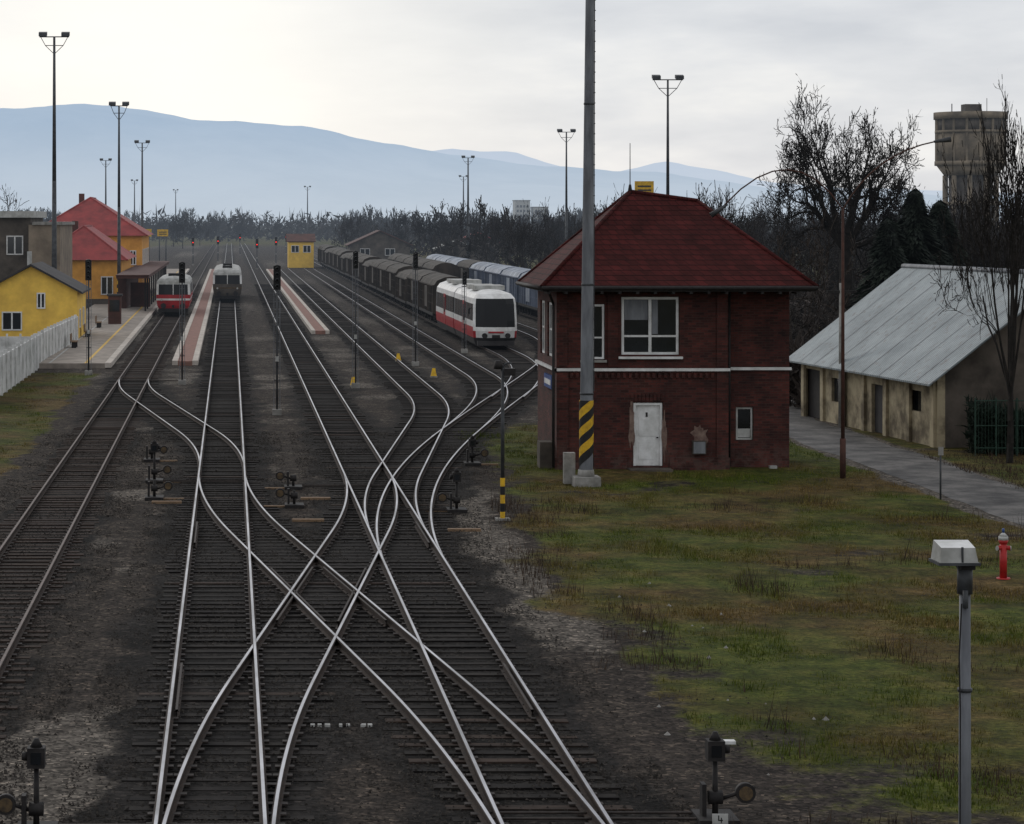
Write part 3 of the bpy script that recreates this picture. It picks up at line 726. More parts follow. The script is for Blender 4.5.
mb.tube(arc((lx,ly,8.85),(lx-3.9,ly,9.0),(lx-1.7,ly,11.4)),.026,6,M_rustpole)
for sx,px,pz in ((1,lx+3.1,11.1),(-1,lx-3.9,9.0)):
    mb.cyl((px-.1*sx,ly,pz-.02*sx),(px+.45*sx,ly,pz+(.06 if sx>0 else -.35)),.04,.10,10,M_galvd)
mb.obj('street_lamp')
mb=MB(); x,y=8.26,28.1
mb.cyl((x,y,0),(x,y,4.55),.075,.06,16,M_galv); mb.cyl((x,y,4.3),(x,y,4.62),.085,.085,16,M_galvd)
mb.cyl((x-.02,y-.09,4.35),(x-.02,y-.09,4.15),.03,.03,8,M_galvd)
mb.cyl((x,y,3.2),(x,y,3.24),.082,.082,16,M_galvd); mb.tube([(x-.06,y-.08,4.2),(x-.09,y-.09,3.6),(x-.075,y-.08,3.0),(x-.08,y-.08,.2)],.009,6,M_black)
v=[(x-.34,y-.22,4.66),(x+.09,y-.22,4.66),(x+.1,y+.16,4.66),(x-.34,y+.16,4.66)]
tp=[(x-.32,y-.19,4.84),(x+.06,y-.19,4.84),(x+.07,y+.12,4.89),(x-.32,y+.12,4.89)]
mb.quad(v[::-1],M_glass); mb.quad(tp,M_white)
for k in range(4): mb.quad([v[k],v[(k+1)%4],tp[(k+1)%4],tp[k]],M_dirtywhite)
mb.box(x-.36,x+.11,y-.24,y+.18,4.645,4.675,M_galvd); mb.box(x-.07,x+.09,y-.1,y+.1,4.58,4.644,M_dark)
mb.box(x-.1,x-.08,y-.225,y-.2,4.68,4.85,M_galvd)
mb.obj('floodlight_pole')
mb=MB(); x,y=7.72,70.8
for k in range(5): mb.cyl((x,y,k*.24),(x,y,k*.24+.24),.07,.07,10,M_yellow if k%2==0 else M_black,False)
mb.cyl((x,y,1.2),(x,y,4.3),.055,.045,10,M_galvd); mb.box(x-.2,x+.2,y-.2,y+.2,-.05,.06,M_conc)
mb.tube(arc((x,y,4.2),(x+.25,y-.1,4.45),(x,y,4.5)),.03,6,M_galvd); mb.cyl((x-.12,y,4.28),(x-.12,y,4.52),.13,.10,10,M_dark); mb.box(x+.05,x+.35,y-.15,y+.1,4.1,4.3,M_dark)
mb.obj('yard_lamp')

def signal(x,y,h,lit=False,face=True,s=1.0,plate=None):
    mb=MB()
    mb.box(x-.2,x+.2,y-.2,y+.2,-.05,.25,M_conc); mb.cyl((x,y,.2),(x,y,h),.055*s,.045*s,10,M_galvd)
    z0=h-1.3*s
    mb.box(x-.20*s,x+.20*s,y-.20,y-.09,z0,h,M_black)
    mb.cyl((x,y-.145,h-.01),(x,y-.145,h+.05),.19*s,.1*s,10,M_black)
    for k in range(4):
        zc=z0+.2*s+k*.32*s; mb.cyl((x,y-.2,zc+.02),(x,y-.42,zc),.09*s,.09*s,10,M_galvd,False)
        mb.cyl((x,y-.201,zc),(x,y-.215,zc),.08*s,.08*s,10,M_redlamp if (lit and k==1) else M_wscreen)
    for q in (-.13,.13): mb.cyl((x+q,y+.2,.1),(x+q,y+.2,h-.3),.013,.013,6,M_galv)
    for zz in np.arange(.4,h-.4,.35): mb.cyl((x-.13,y+.2,zz),(x+.13,y+.2,zz),.010,.010,5,M_galv)
    for zz in (1.5,h-1.0): mb.box(x-.13,x+.13,y+.05,y+.19,zz,zz+.04,M_galvd)
    mb.box(x-.07,x+.07,y-.10,y-.08,h*.36,h*.36+.22,plate or M_dirtywhite)
    mb.obj('railway_signal')
signal(2.05,109,6.5,s=.8); signal(-2.47,129,6.3,s=.8); signal(-7.75,137,6.3,s=.85); signal(6.35,126.5,6.9,s=.65); signal(10.8,145.6,6.6,s=.7); signal(15.0,160,5.2,s=.65)
for (px,yy) in ((193,470),(218,500),(257,430),(276,480),(312,520),(240,600),(286,620)):
    signal((px-230)/(2500/yy),yy,5.2,True,s=1.2)

def lever(x,y,h=1.15,side=-1,plate=False,lantern=True,board=True):
    mb=MB()
    mb.box(x-.28,x+.28,y-.35,y+.35,-.02,.10,M_dark)
    if board: mb.box(x-.9*1 if side<0 else x-.2,x+.2 if side<0 else x+.9,y-.07,y+.07,.0,.05,M_timber)
    mb.cyl((x,y,.08),(x,y,h-.3),.045,.035,8,M_dark)
    mb.cyl((x-.10,y,.35),(x+.10,y,.35),.1,.1,8,M_dark)
    mb.box(x-.2,x-.14,y-.1,y+.1,.1,.55,M_dark)
    mb.cyl((x,y,.3),(x+side*.55,y-.05,.5),.03,.025,8,M_dark)
    mb.cyl((x+side*.42,y-.08,.42),(x+side*.42,y+.03,.42),.14,.14,16,M_dark)
    mb.cyl((x+side*.42,y-.09,.42),(x+side*.42,y-.081,.42),.10,.10,16,M_dimyellow)
    if lantern:
        mb.box(x-.12,x+.12,y-.12,y+.12,h-.32,h-.04,M_dark); mb.box(x-.07,x+.07,y-.13,y-.121,h-.26,h-.1,M_glass)
        mb.cyl((x,y,h-.04),(x,y,h+.08),.09,.03,8,M_dark); mb.cyl((x+side*.12,y,h-.17),(x+side*.2,y,h-.17),.06,.06,8,M_dark)
    if plate:
        mb.box(x-.11,x+.11,y-.37,y-.352,.06,.2,M_dirtywhite)
        mb.box(x-.03,x-.015,y-.375,y-.3702,.12,.18,M_black);mb.box(x-.03,x+.035,y-.375,y-.3702,.105,.12,M_black);mb.box(x+.01,x+.022,y-.376,y-.3703,.075,.15,M_black)
    mb.obj('point_lever')
lever(-2.45,81,1.3,1); lever(-2.75,88,1.0,1,lantern=False); lever(-2.3,76,.9,1,lantern=False)
lever(6.6,72.8,1.2,-1); lever(8.4,86.7,.95,1); lever(-2.68,34.6,1.25,-1,board=False); lever(6.85,35.3,1.2,1,True,board=False)
lever(1.9,74,.8,-1,lantern=False); lever(2.0,79,.7,-1,lantern=False)
mb=MB()
for (x,y) in ((2.6,76),(2.2,70.5),(-1.9,75),(6.4,68.3)):
    mb.box(x-.45,x+.45,y-.10,y+.10,.0,.07,M_timber)
mb.obj('point_rod_boards')
mb=MB()
for (xa,xb,y) in ((-2.7,.6,34.5),(3.6,7.0,35.2),(-2.6,.5,80.6),(2.0,5.3,79.2),(3.7,6.7,72.6),(-5.9,-2.7,131)):
    for q in (0,.35): mb.cyl((xa,y+q,.07),(xb,y+q,.07),.02,.02,6,M_rustdark)
mb.obj('point_rods')
mb=MB()
for k in range(9):
    if k in (3,6): continue
    x=1.35+k*.12; mb.box(x,x+.05+random.random()*.05,41.9,41.98,0,.045,M_dirtywhite)
mb.obj('clearance_marker')
for x,y in ((6.3,127.5),(10.1,150),(11.0,135)):
    mb=MB(); mb.box(x-.18,x+.18,y-.18,y+.18,-.02,.08,M_conc)
    mb.quad([(x-.16,y-.1,.08),(x+.16,y-.1,.08),(x+.08,y,.5),(x-.08,y,.5)],M_yellow); mb.quad([(x-.16,y+.1,.08),(x-.08,y,.5),(x+.08,y,.5),(x+.16,y+.1,.08)],M_yellow)
    mb.quad([(x+.16,y-.1,.08),(x+.16,y+.1,.08),(x+.08,y,.5)],M_yellow); mb.quad([(x-.16,y+.1,.08),(x-.16,y-.1,.08),(x-.08,y,.5)],M_yellow)
    mb.obj('shunting_marker')
mb=MB(); x,y=18.25,59
mb.cyl((x,y,0),(x,y,.06),.16,.16,14,M_hydr); mb.cyl((x,y,.06),(x,y,.85),.085,.085,14,M_hydr); mb.cyl((x,y,.85),(x,y,.95),.085,.12,14,M_hydr)
mb.cyl((x,y,.95),(x,y,1.04),.12,.11,14,M_dirtywhite); mb.cyl((x,y,1.04),(x,y,1.12),.11,.03,14,M_dirtywhite); mb.cyl((x,y,1.12),(x,y,1.22),.03,.03,8,M_blue)
for q in (-1,1): mb.cyl((x,y,.78),(x+q*.15,y-.05,.76),.05,.055,10,M_hydr); mb.cyl((x+q*.15,y-.05,.76),(x+q*.17,y-.055,.76),.06,.06,10,M_dirtywhite)
mb.obj('fire_hydrant')
mb=MB(); mb.cyl((21.6,76,0),(21.6,76,1.6),.03,.03,8,M_galvd); mb.box(21.52,21.68,75.96,75.98,1.35,1.6,M_conc); mb.obj('road_marker_post')
mb=MB(); mb.cyl((25.2,103,0),(25.2,103,5.9),.14,.10,10,M_conc); mb.box(24.6,25.8,102.95,103.05,5.5,5.6,M_dark); mb.obj('utility_pole')
mb=MB()
for k in range(20):
    x=random.uniform(7.2,10.6);y=random.uniform(36,62);s=random.uniform(.03,.07)
    P=[(x+s*math.cos(a)*random.uniform(.7,1.3),y+s*math.sin(a)*random.uniform(.7,1.3)) for a in np.linspace(0,6.28,7)[:-1]]
    for i in range(6): mb.quad([(P[i][0],P[i][1],-.01),(P[(i+1)%6][0],P[(i+1)%6][1],-.01),(x,y,s*.9)],M_conc)
x,y=8.1,40.6
mb.box(x-.10,x+.10,y-.08,y+.08,0,.05,M_white); mb.box(18.4,18.65,85.2,85.4,0,.12,M_dirtywhite)
mb.obj('stones')

# ---------------------------------------------------------------- platforms
mb=MB(); mb.box(-13.2,-7.15,143,420,-.1,.30,M_platform); mb.box(-7.15,-6.8,142.97,420,.05,.33,M_edge)
mb.obj('station_platform')
mb=MB(); mb.box(-8.35,-8.2,143.2,400,.302,.306,M_yellow); mb.box(-10.4,-10.3,143.2,400,.302,.306,M_dirtywhite); mb.obj('platform_line')
mb=MB(); mb.box(-3.05,-2.2,146,420,-.1,.26,M_brickpave); mb.box(-3.38,-3.05,145.97,420,.02,.29,M_edge); mb.box(-2.2,-1.87,145.97,420,.02,.29,M_edge); mb.obj('station_platform')
mb=MB(); mb.box(6.35,7.1,186,420,-.1,.26,M_brickpave); mb.box(6.07,6.35,185.97,420,.02,.29,M_edge); mb.box(7.1,7.4,185.97,420,.02,.29,M_edge); mb.obj('station_platform')

# ---------------------------------------------------------------- left buildings
def gable_house(name,x0,x1,y0,y1,ze,zr,wallm,roofm,wins=(),ov=.35,axis='y',door=None,sidewin=()):
    r=empty(name); mb=MB()
    wall(mb,x0,x1,0,ze,y0,y0+.3,[],wallm); mb.box(x0,x0+.3,y0+.3,y1,0,ze,wallm); mb.box(x1-.3,x1,y0+.3,y1,0,ze,wallm); mb.box(x0+.3,x1-.3,y1-.3,y1,0,ze,wallm)
    xm=(x0+x1)/2; ym=(y0+y1)/2
    if axis=='y':
        for yy in (y0,y1): mb.quad([(x0,yy,ze),(x1,yy,ze),(xm,yy,zr-.05)],wallm)
    else:
        for xx in (x0,x1): mb.quad([(xx,y0,ze),(xx,y1,ze),(xx,ym,zr-.05)],wallm)
    mb.obj('walls',r); mb=MB()
    if axis=='y':
        sl=(zr-ze)/(xm-x0); zl=ze-ov*sl
        for q in (x0-ov,x1+ov):
            P=[(q,y0-ov,zl),(xm,y0-ov,zr),(xm,y1+ov,zr),(q,y1+ov,zl)]; T=[(a,b,c+.14) for a,b,c in P]
            mb.quad(T,roofm); mb.quad(P,M_droof)
            for k in range(4): mb.quad([P[k],P[(k+1)%4],T[(k+1)%4],T[k]],roofm)
    else:
        sl=(zr-ze)/(ym-y0); zl=ze-ov*sl
        for q in (y0-ov,y1+ov):
            P=[(x0-ov,q,zl),(x0-ov,ym,zr),(x1+ov,ym,zr),(x1+ov,q,zl)]; T=[(a,b,c+.14) for a,b,c in P]
            mb.quad(T,roofm); mb.quad(P,M_droof)
            for k in range(4): mb.quad([P[k],P[(k+1)%4],T[(k+1)%4],T[k]],roofm)
    mb.obj('roof',r); mb=MB()
    for (a,b,c,d_) in wins: window(mb,a,b,c,d_,y0-.07,2,1,.09,trans=None)
    for (a,b,c,d_) in sidewin: window(mb,a,b,c,d_,x1-.01,2,1,.09,'y')
    if wins or sidewin: mb.obj('windows',r)
    if door:
        mb=MB(); mb.box(door[0],door[1],y0-.05,y0-.002,0,2.1,M_droof); mb.obj('door',r)
    return r
def hip_house(name,x0,x1,y0,y1,ze,zr,wallm,roofm,wins=(),ov=.6,ridge=.35,sidewin=()):
    r=empty(name); mb=MB(); mb.box(x0,x1,y0,y1,0,ze,wallm); mb.box(x0-.06,x1+.06,y0-.06,y1+.06,0,.8,M_grayw); mb.obj('walls',r); mb=MB()
    A=(x0-ov,y0-ov,ze-.1);B=(x1+ov,y0-ov,ze-.1);C=(x1+ov,y1+ov,ze-.1);D=(x0-ov,y1+ov,ze-.1)
    xm=(x0+x1)/2;ym=(y0+y1)/2
    if (y1-y0)>=(x1-x0): k=(y1-y0)*ridge/2; R1=(xm,ym-k,zr);R2=(xm,ym+k,zr); fs=[[A,B,R1],[B,C,R2,R1],[C,D,R2],[D,A,R1,R2]]
    else: k=(x1-x0)*ridge/2; R1=(xm-k,ym,zr);R2=(xm+k,ym,zr); fs=[[A,B,R2,R1],[B,C,R2],[C,D,R1,R2],[D,A,R1]]
    for f in fs: mb.quad(f,roofm)
    mb.quad([A,D,C,B],M_droof)
    mb.obj('roof',r); mb=MB()
    for P,Q in ((A,R1),(B,R1 if (y1-y0)>=(x1-x0) else R2),(R1,R2)): mb.cyl(P,Q,.1,.1,6,roofm)
    mb.box(xm-1.6,xm-1.0,ym-.4,ym+.4,zr-1.2,zr+.5,M_broof)
    mb.obj('ridge_caps',r); mb=MB()
    for (a,b,c,d_) in wins: window(mb,a,b,c,d_,y0-.07,2,1,.1)
    for (a,b,c,d_) in sidewin: window(mb,a,b,c,d_,x1-.01,2,1,.1,'y')
    if wins or sidewin: mb.obj('windows',r)
    return r
gable_house('yellow_house',-16.9,-10.5,172,182,3.6,5.35,M_ywall,M_droof,wins=[(-15.7,-14.3,.9,2.2),(-13.3,-12.7,2.4,3.5)],ov=.35,sidewin=[(174,175.2,1,2.3),(178,179.2,1,2.3)])
mb=MB(); mb.box(-14.2,-13.9,175,175.4,4.8,6.3,M_dirtywhite)
mb.obj('chimney')
r=empty('flat_roofed_building'); mb=MB(); mb.box(-24,-16.6,208,222,0,8.7,M_grayw); mb.box(-16.6,-14.0,206,222,0,8.1,M_tan); mb.obj('walls',r)
mb=MB(); mb.box(-24.3,-16.3,207.6,222.3,8.7,9.25,M_dirtywhite); mb.box(-16.29,-13.8,205.8,222.3,8.1,8.35,M_conc); mb.obj('parapet',r)
mb=MB()
for k in range(3): window(mb,-23+k*2.2,-21.6+k*2.2,5.6,7.2,207.93,2,1,.1)
mb.obj('windows',r)
hip_house('railway_station',-21.5,-9.6,272,296,6.9,11.0,M_owall,M_redroof,wins=[(-12.4,-11.5,3.6,5.2),(-10.9,-10.2,3.6,5.2)],ridge=.45,sidewin=[(274+k*3,275.4+k*3,3.6,5.3) for k in range(7)])
hip_house('station_wing',-18.5,-10.6,244,268,4.7,7.9,M_owall,M_redroof,wins=[(-12.6,-11.4,1.2,3)],ridge=.6,sidewin=[(246+k*3,247.4+k*3,1.3,3) for k in range(7)])
r=empty('platform_canopy'); mb=MB(); mb.box(-10.2,-7.3,224,300,3.25,3.5,M_broof); mb.box(-10.25,-7.25,223.9,300.1,3.5,3.58,M_broof); mb.obj('roof',r); mb=MB()
for yy in range(225,300,6): mb.box(-7.7,-7.55,yy,yy+.15,.3,3.25,M_dark)
mb.obj('posts',r); mb=MB(); mb.box(-10.4,-9.6,232,262,0.3,3.25,M_broof); mb.box(-9.4,-7.6,236,236.2,.3,2.6,M_broof); mb.obj('back_wall',r)
mb=MB(); mb.box(-9.6,-8.6,197,198,.3,2.5,M_broof); mb.box(-9.7,-8.5,196.9,198.1,2.5,2.65,M_droof); mb.box(-9.5,-8.7,196.96,196.99,1.3,2.2,M_glass); mb.obj('platform_kiosk')
r=empty('concrete_fence'); 
pts=[(-11.15,112),(-11.05,128),(-10.9,150),(-10.4,171)]
mb=MB(); mb2=MB()
for (xa,ya),(xb,yb) in zip(pts[:-1],pts[1:]):
    n=int((yb-ya)/2.05)
    for k in range(n):
        t0=k/n;t1=(k+1)/n; xa0=xa+(xb-xa)*t0; xb0=xa+(xb-xa)*t1; ya0=ya+(yb-ya)*t0; yb0=ya+(yb-ya)*t1
        for q in range(4):
            z0=.05+q*.47; mb.box(min(xa0,xb0)-.03,max(xa0,xb0)+.03,ya0+.08,yb0-.08,z0,z0+.455,M_fencew)
        mb2.box(xa0-.09,xa0+.09,ya0-.08,ya0+.08,0,2.1,M_fencew)
mb.obj('panels',r); mb2.obj('posts',r)
mb=MB(); 
for k in range(3): mb.box(-13.2+k*.75,-12.5+k*.75,139.4,139.5,0,2.0,M_fencew)
for k in range(4): mb.box(-13.24+k*.75,-13.14+k*.75,139.35,139.55,0,2.15,M_fencew)
mb.obj('fence_gate')
for y in (160,175,190,210): 
    mb=MB(); mb.box(-10.2,-9.8,y,y+1.6,.68,.74,M_timber); mb.box(-10.25,-10.2,y,y+1.6,.75,1.2,M_timber)
    for q in (.1,1.4): mb.box(-10.15,-9.85,y+q,y+q+.08,.3,.68,M_dark); mb.box(-10.24,-10.2,y+q,y+q+.08,.6,1.1,M_dark)
    mb.obj('platform_bench')

# ---------------------------------------------------------------- far buildings
gable_house('yellow_signal_cabin',10.4,14.9,445,452,4.7,5.9,M_ywall,M_broof,wins=[(10.9,12.3,2.7,4.0),(13,14.4,2.7,4.0)],ov=.35,axis='x')
gable_house('brown_roofed_house',24,36,500,512,3.6,6.3,M_grayw,M_broof,wins=[(26,28,1.4,2.8),(31,33,1.4,2.8)],axis='y',ov=.6)
gable_house('shed',40,47,480,490,3.0,4.6,M_grayw,M_dirtywhite,axis='y'); gable_house('shed',47.5,56,520,530,3.8,5.8,M_grayw,M_redroof,axis='y',wins=[(49,50.5,1.5,2.8)])
gable_house('brown_roofed_house',-38,-30,520,530,3.6,6.5,M_beige,M_broof,axis='y')
for xa,hh in ((171,20),(182,16)):
    mb=MB(); mb.box(xa,xa+9,1500,1512,0,hh,M_dirtywhite)
    for q in range(6):
        for w in range(4):
            if 2+q*2.8<hh-2: mb.box(xa+1+w*2,xa+2.2+w*2,1499.9,1499.98,2+q*2.8,3.4+q*2.8,M_glass)
    mb.box(xa-.3,xa+9.3,1499.7,1512.3,hh,hh+.5,M_conc)
    mb.obj('apartment_block')
def board(x,y,z,w,h):
    mb=MB(); mb.box(x-w/2,x+w/2,y,y+.15,z,z+h,M_yellow)
    for q in (-.3,.3): mb.cyl((x+q*w,y+.1,0),(x+q*w,y+.1,z),.12,.12,8,M_galvd)
    for k in range(2): mb.box(x-w*.35,x+w*.35,y-.03,y-.01,z+h*(.25+.3*k),z+h*(.37+.3*k),M_droof)
    mb.obj('billboard')
board(41.6,251,11.1,1.9,1.3); board(-17,500,5.2,2.6,1.5); board(-13.6,505,5.2,2.2,1.4)

# ---------------------------------------------------------------- shed right
ang=math.atan2(1.6,15.7)
r=empty('corrugated_roof_shed',(26.4,93.3,0),ang)
Ls=15.4; ze=2.75; zr=6.4; Wd=9.6
mb=MB()
wall(mb,0,Ls,0,ze,0,.3,[(5.6,6.9,.0,1.95),(10.4,11.6,.9,1.9),(1.6,2.8,1.2,2.0),(13.0,15.0,.0,2.1)],M_beige,'y')
mb.box(.3,Wd,0,.3,0,ze,M_grayw); mb.box(.3,Wd,Ls-.3,Ls,0,ze,M_grayw); mb.box(Wd-.3,Wd,.3,Ls-.3,0,ze,M_beige)
mb.quad([(0,0,ze),(Wd,0,ze),(Wd/2,0,zr)],M_grayw); mb.quad([(0,Ls,ze),(Wd,Ls,ze),(Wd/2,Ls,zr)],M_grayw)
for k in range(7): mb.box(-.12,-.003,.1+k*2.45,.45+k*2.45,0,ze-.1,M_beige)
mb.obj('walls',r)
mb=MB(); ov=.55
sl=(zr-ze)/(Wd/2)
for q,sg in ((-ov,1),(Wd+ov,-1)):
    P=[(q,-.6,ze-ov*sl),(Wd/2,-.6,zr),(Wd/2,Ls+.6,zr),(q,Ls+.6,ze-ov*sl)]; T=[(a,b,c+.07) for a,b,c in P]
    mb.quad(T,M_corr); mb.quad(P,M_droof)
    for k in range(4): mb.quad([P[k],P[(k+1)%4],T[(k+1)%4],T[k]],M_corr)
mb.obj('roof',r)
mb=MB(); mb.cyl((Wd/2,-.6,zr+.07),(Wd/2,Ls+.6,zr+.07),.12,.12,8,M_galv)
for yy in np.arange(.8,Ls,1.9): 
    mb.quad([(-ov,yy,ze-ov*sl+.085),(-ov,yy+.05,ze-ov*sl+.085),(Wd/2,yy+.05,zr+.085),(Wd/2,yy,zr+.085)],M_galv)
mb.obj('ridge_and_seams',r)
mb=MB(); mb.box(.14,.18,5.62,6.88,.02,1.93,M_droof); mb.box(.14,.18,13.02,14.98,.02,2.08,M_dark); mb.box(.12,.16,10.42,11.58,.92,1.88,M_glass); mb.box(.12,.16,1.62,2.78,1.22,1.98,M_glass)
mb.obj('doors_and_windows',r)
mb=MB()
for k in range(8):
    mb.cyl((26.8+k*.75,89.9,0),(26.8+k*.75,89.9,2.1),.03,.03,6,M_green)
for z in (.3,1.1,2.0): mb.cyl((26.8,89.9,z),(32.1,89.9,z),.02,.02,6,M_green)
for k in range(44): mb.cyl((26.8+k*.12,89.9,.1),(26.8+k*.12,89.9,2.05),.008,.008,4,M_green)
mb.obj('green_fence')

# ---------------------------------------------------------------- water tower
wx,wy=118.5,400; r=empty('water_tower',(wx,wy,0)); mb=MB()
N=32
def ring(z0,z1,r0,r1,m): mb.cyl((0,0,z0),(0,0,z1),r0,r1,N,m)
ring(15.6,17.2,4.1,5.3,M_tower); ring(17.2,17.9,5.6,5.6,M_tower); ring(17.9,22.4,5.3,5.3,M_tower); ring(22.4,22.8,5.55,5.55,M_tower); ring(22.8,24.6,5.3,5.3,M_grayw)
ring(24.6,25.7,5.75,5.75,M_tower)
for k in range(16):
    a=2*math.pi*k/16; c,s=math.cos(a),math.sin(a)
    mb.cyl((5.32*c,5.32*s,17.9),(5.32*c,5.32*s,24.6),.22,.22,6,M_tower)
mb.obj('tank',r); mb=MB()
ring(0,15.7,3.4,3.4,M_grayw)
for k in range(10):
    a=2*math.pi*k/10; mb.cyl((4.1*math.cos(a),4.1*math.sin(a),0),(4.1*math.cos(a),4.1*math.sin(a),15.6),.45,.4,8,M_tower)
for z in (5.5,10.8): mb.cyl((0,0,z),(0,0,z+.6),4.6,4.6,N,M_tower)
mb.obj('columns',r); mb=MB()
mb.box(-1.2,1.4,-1.2,1.2,25.7,27.0,M_grayw); mb.cyl((-3,0,25.6),(-3,0,27.1),.08,.08,6,M_dark); mb.cyl((2.6,0,25.6),(2.6,0,28),.05,.05,6,M_dark)
mb.obj('lantern',r)

# ---------------------------------------------------------------- trains
def railbody(mb,x,y0,L,levels,ysec,matfn,corner=.35,us=(-1,-.86,-.5,0,.5,.86,1)):
    rows=[]
    for (z,hw,yo) in levels:
        row=[(x-hw,y0+L-(.0),z)]
        for y in ysec[::-1]: row.append((x-hw,y0+y,z))
        for u in us: row.append((x+hw*u*(1 if abs(u)<1 else .985),y0+yo+corner*abs(u)**3,z))
        for y in ysec: row.append((x+hw,y0+y,z))
        row.append((x+hw,y0+L,z)); rows.append(row)
    nS=len(ysec); n=len(rows[0]); b=len(mb.v)
    for rr in rows: mb.v+=rr
    for i in range(len(rows)-1):
        for j in range(n-1):
            if j<=nS: kind=('side',nS-j)
            elif j<nS+len(us): kind=('front',j-nS-1)
            else: kind=('side',j-nS-len(us))
            a=b+i*n+j
            mb.f.append((a,a+1,a+n+1,a+n)); mb.m.append(mb.mi(matfn(i,kind))); mb.sm.append(False)
    mb.quad([rr[0] for rr in rows]+[rr[-1] for rr in rows[::-1]],matfn(0,('side',1)))
def wheels(mb,x,ys):
    for y in ys:
        for q in (-.75,.75):
            mb.cyl((x+q-.07,y,.62),(x+q+.07,y,.62),.45,.45,16,M_under)
        mb.box(x-1.1,x+1.1,y-.15,y+.15,.5,.75,M_under)
def oldcar(x,y0,L,low,mid,roof,name='railcar',nc=1):
    mb=MB()
    for c in range(nc):
        lv=[(.75,1.3,.12),(1.0,1.42,.05),(1.45,1.48,0),(1.62,1.5,0),(1.95,1.5,0),(2.85,1.47,.12),(3.1,1.45,.18),(3.35,1.25,.35),(3.5,.75,.7),(3.55,.02,.9)]
        ys=[]; y=.9
        while y<L-1: ys+=[y,y+1.25]; y+=1.5
        def mf(i,k):
            if i>=5: return roof
            if i==4:
                if k[0]=='front': return M_wscreen if k[1] in (1,2,3,4) else mid
                return M_wscreen if (k[1]%2==1 and k[1]>0) else mid
            if i==2: return M_trainwhite if low is M_trainred else M_dimyellow
            if i==3: return low
            return low if i<2 else mid
        railbody(mb,x,y0+c*(L+.7),L,lv,ys,mf,.25)
        yb=y0+c*(L+.7)
        mb.box(x-.035,x+.035,yb-.005,yb+.2,1.95,2.9,mid)
        mb.box(x-1.15,x+1.15,yb+.5,yb+L-.5,.45,.9,M_under); wheels(mb,x,(yb+2.5,yb+4,yb+L-4,yb+L-2.5))
        for q in (-.85,.85):
            mb.cyl((x+q,yb+.1,1.0),(x+q,yb-.45,1.0),.09,.09,8,M_dark); mb.cyl((x+q,yb-.45,1.0),(x+q,yb-.5,1.0),.24,.24,12,M_dark)
            mb.cyl((x+q*1.2,yb+.1,1.5),(x+q*1.2,yb-.04,1.5),.10,.10,10,M_dirtywhite)
        mb.box(x-.1,x+.1,yb-.35,yb+.1,.85,1.05,M_dark); mb.box(x-1.3,x+1.3,yb+.0,yb+.12,.45,.75,M_dark)
        mb.box(x-.5,x+.5,yb+3,yb+5,3.52,3.75,M_under)
    mb.obj(name)
oldcar(-0.27,256,13.5,M_grayw,M_trainwhite,M_dirtywhite,nc=2)
oldcar(-4.98,219,13.5,M_trainred,M_trainwhite,M_dirtywhite,nc=1)
mb=MB(); x,y0,L=17.35,163,14.5
for c in range(2):
    lv=[(.35,1.25,.45),(.8,1.42,.1),(1.25,1.46,0),(1.5,1.46,.03),(1.9,1.46,.1),(3.0,1.43,.32),(3.35,1.38,.45),(3.65,1.15,.8),(3.85,.6,1.5),(3.9,.02,2.0)]
    ys=[2.2,2.5]; y=2.7
    while y<L-1.5: ys+=[y,y+1.75]; y+=1.85
    def mf(i,k):
        if i>=6: return M_trainwhite
        if i==4:
            if k[0]=='front': return M_wscreen if k[1] in (1,2,3,4) else M_trainwhite
            return M_wscreen if (k[1]%2==1) or k[1]==0 else M_galvd
        if i==5: 
            if k[0]=='front' and k[1] in (0,5): return M_trainwhite
            return M_wscreen if k[0]=='front' else M_trainwhite
        if i==3: return M_trainwhite if (k[0]=='side') else M_wscreen if k[1] in (1,2,3,4) else M_trainwhite
        if i==2: return M_trainred if k[0]=='side' else M_trainwhite
        if i==1: return M_trainwhite if k[0]=='front' and k[1] in (1,2,3,4) else M_trainred
        return M_droof
    if c==0: railbody(mb,x,y0,L,lv,ys,mf,.7,(-1,-.88,-.5,0,.5,.88,1))
    else: railbody(mb,x,y0+L+.8,L,[(a,b,0.0) for a,b,_ in lv],ys,lambda i,k: mf(i,('side',k[1])),.0)
    yb=y0+c*(L+.8); mb.box(x-1.2,x+1.2,yb+1,yb+L-.5,.3,.8,M_under); wheels(mb,x,(yb+2.4,yb+4,yb+L-4,yb+L-2.5))
    mb.box(x-1.0,x+1.0,yb+4,yb+7,3.82,4.12,M_dirtywhite); mb.box(x-.9,x+.9,yb+9,yb+11.5,3.82,4.05,M_dirtywhite)
    mb.box(x-1.475,x-1.44,yb+6.2,yb+7.6,.85,3.05,M_trainred); mb.box(x-1.48,x-1.476,yb+6.35,yb+7.45,1.7,2.8,M_wscreen)
mb.box(x-1.1,x+1.1,y0+L-.1,y0+L+.9,.8,3.5,M_under)
for q in (-1,1):
    mb.cyl((x+q*1.05,y0+.9,1.32),(x+q*1.05,y0+.62,1.32),.13,.13,12,M_white); mb.cyl((x+q*.75,y0+.5,.95),(x+q*.75,y0-.15,.95),.14,.18,12,M_dark)
    mb.box(x+q*1.62-.06,x+q*1.62+.06,y0+1.5,y0+1.6,2.3,2.7,M_black); mb.box(x+q*1.5-.1,x+q*1.5+.1,y0+1.52,y0+1.58,2.66,2.7,M_black)
mb.box(x-1.2,x+1.2,y0+.1,y0+.5,.3,.6,M_droof); mb.box(x-.25,x+.25,y0-.1,y0+.4,.8,1.0,M_dark)
mb.box(x-.5,x+.5,y0-.02,y0+.1,1.12,1.22,M_trainred)
mb.obj('red_and_white_railcar')
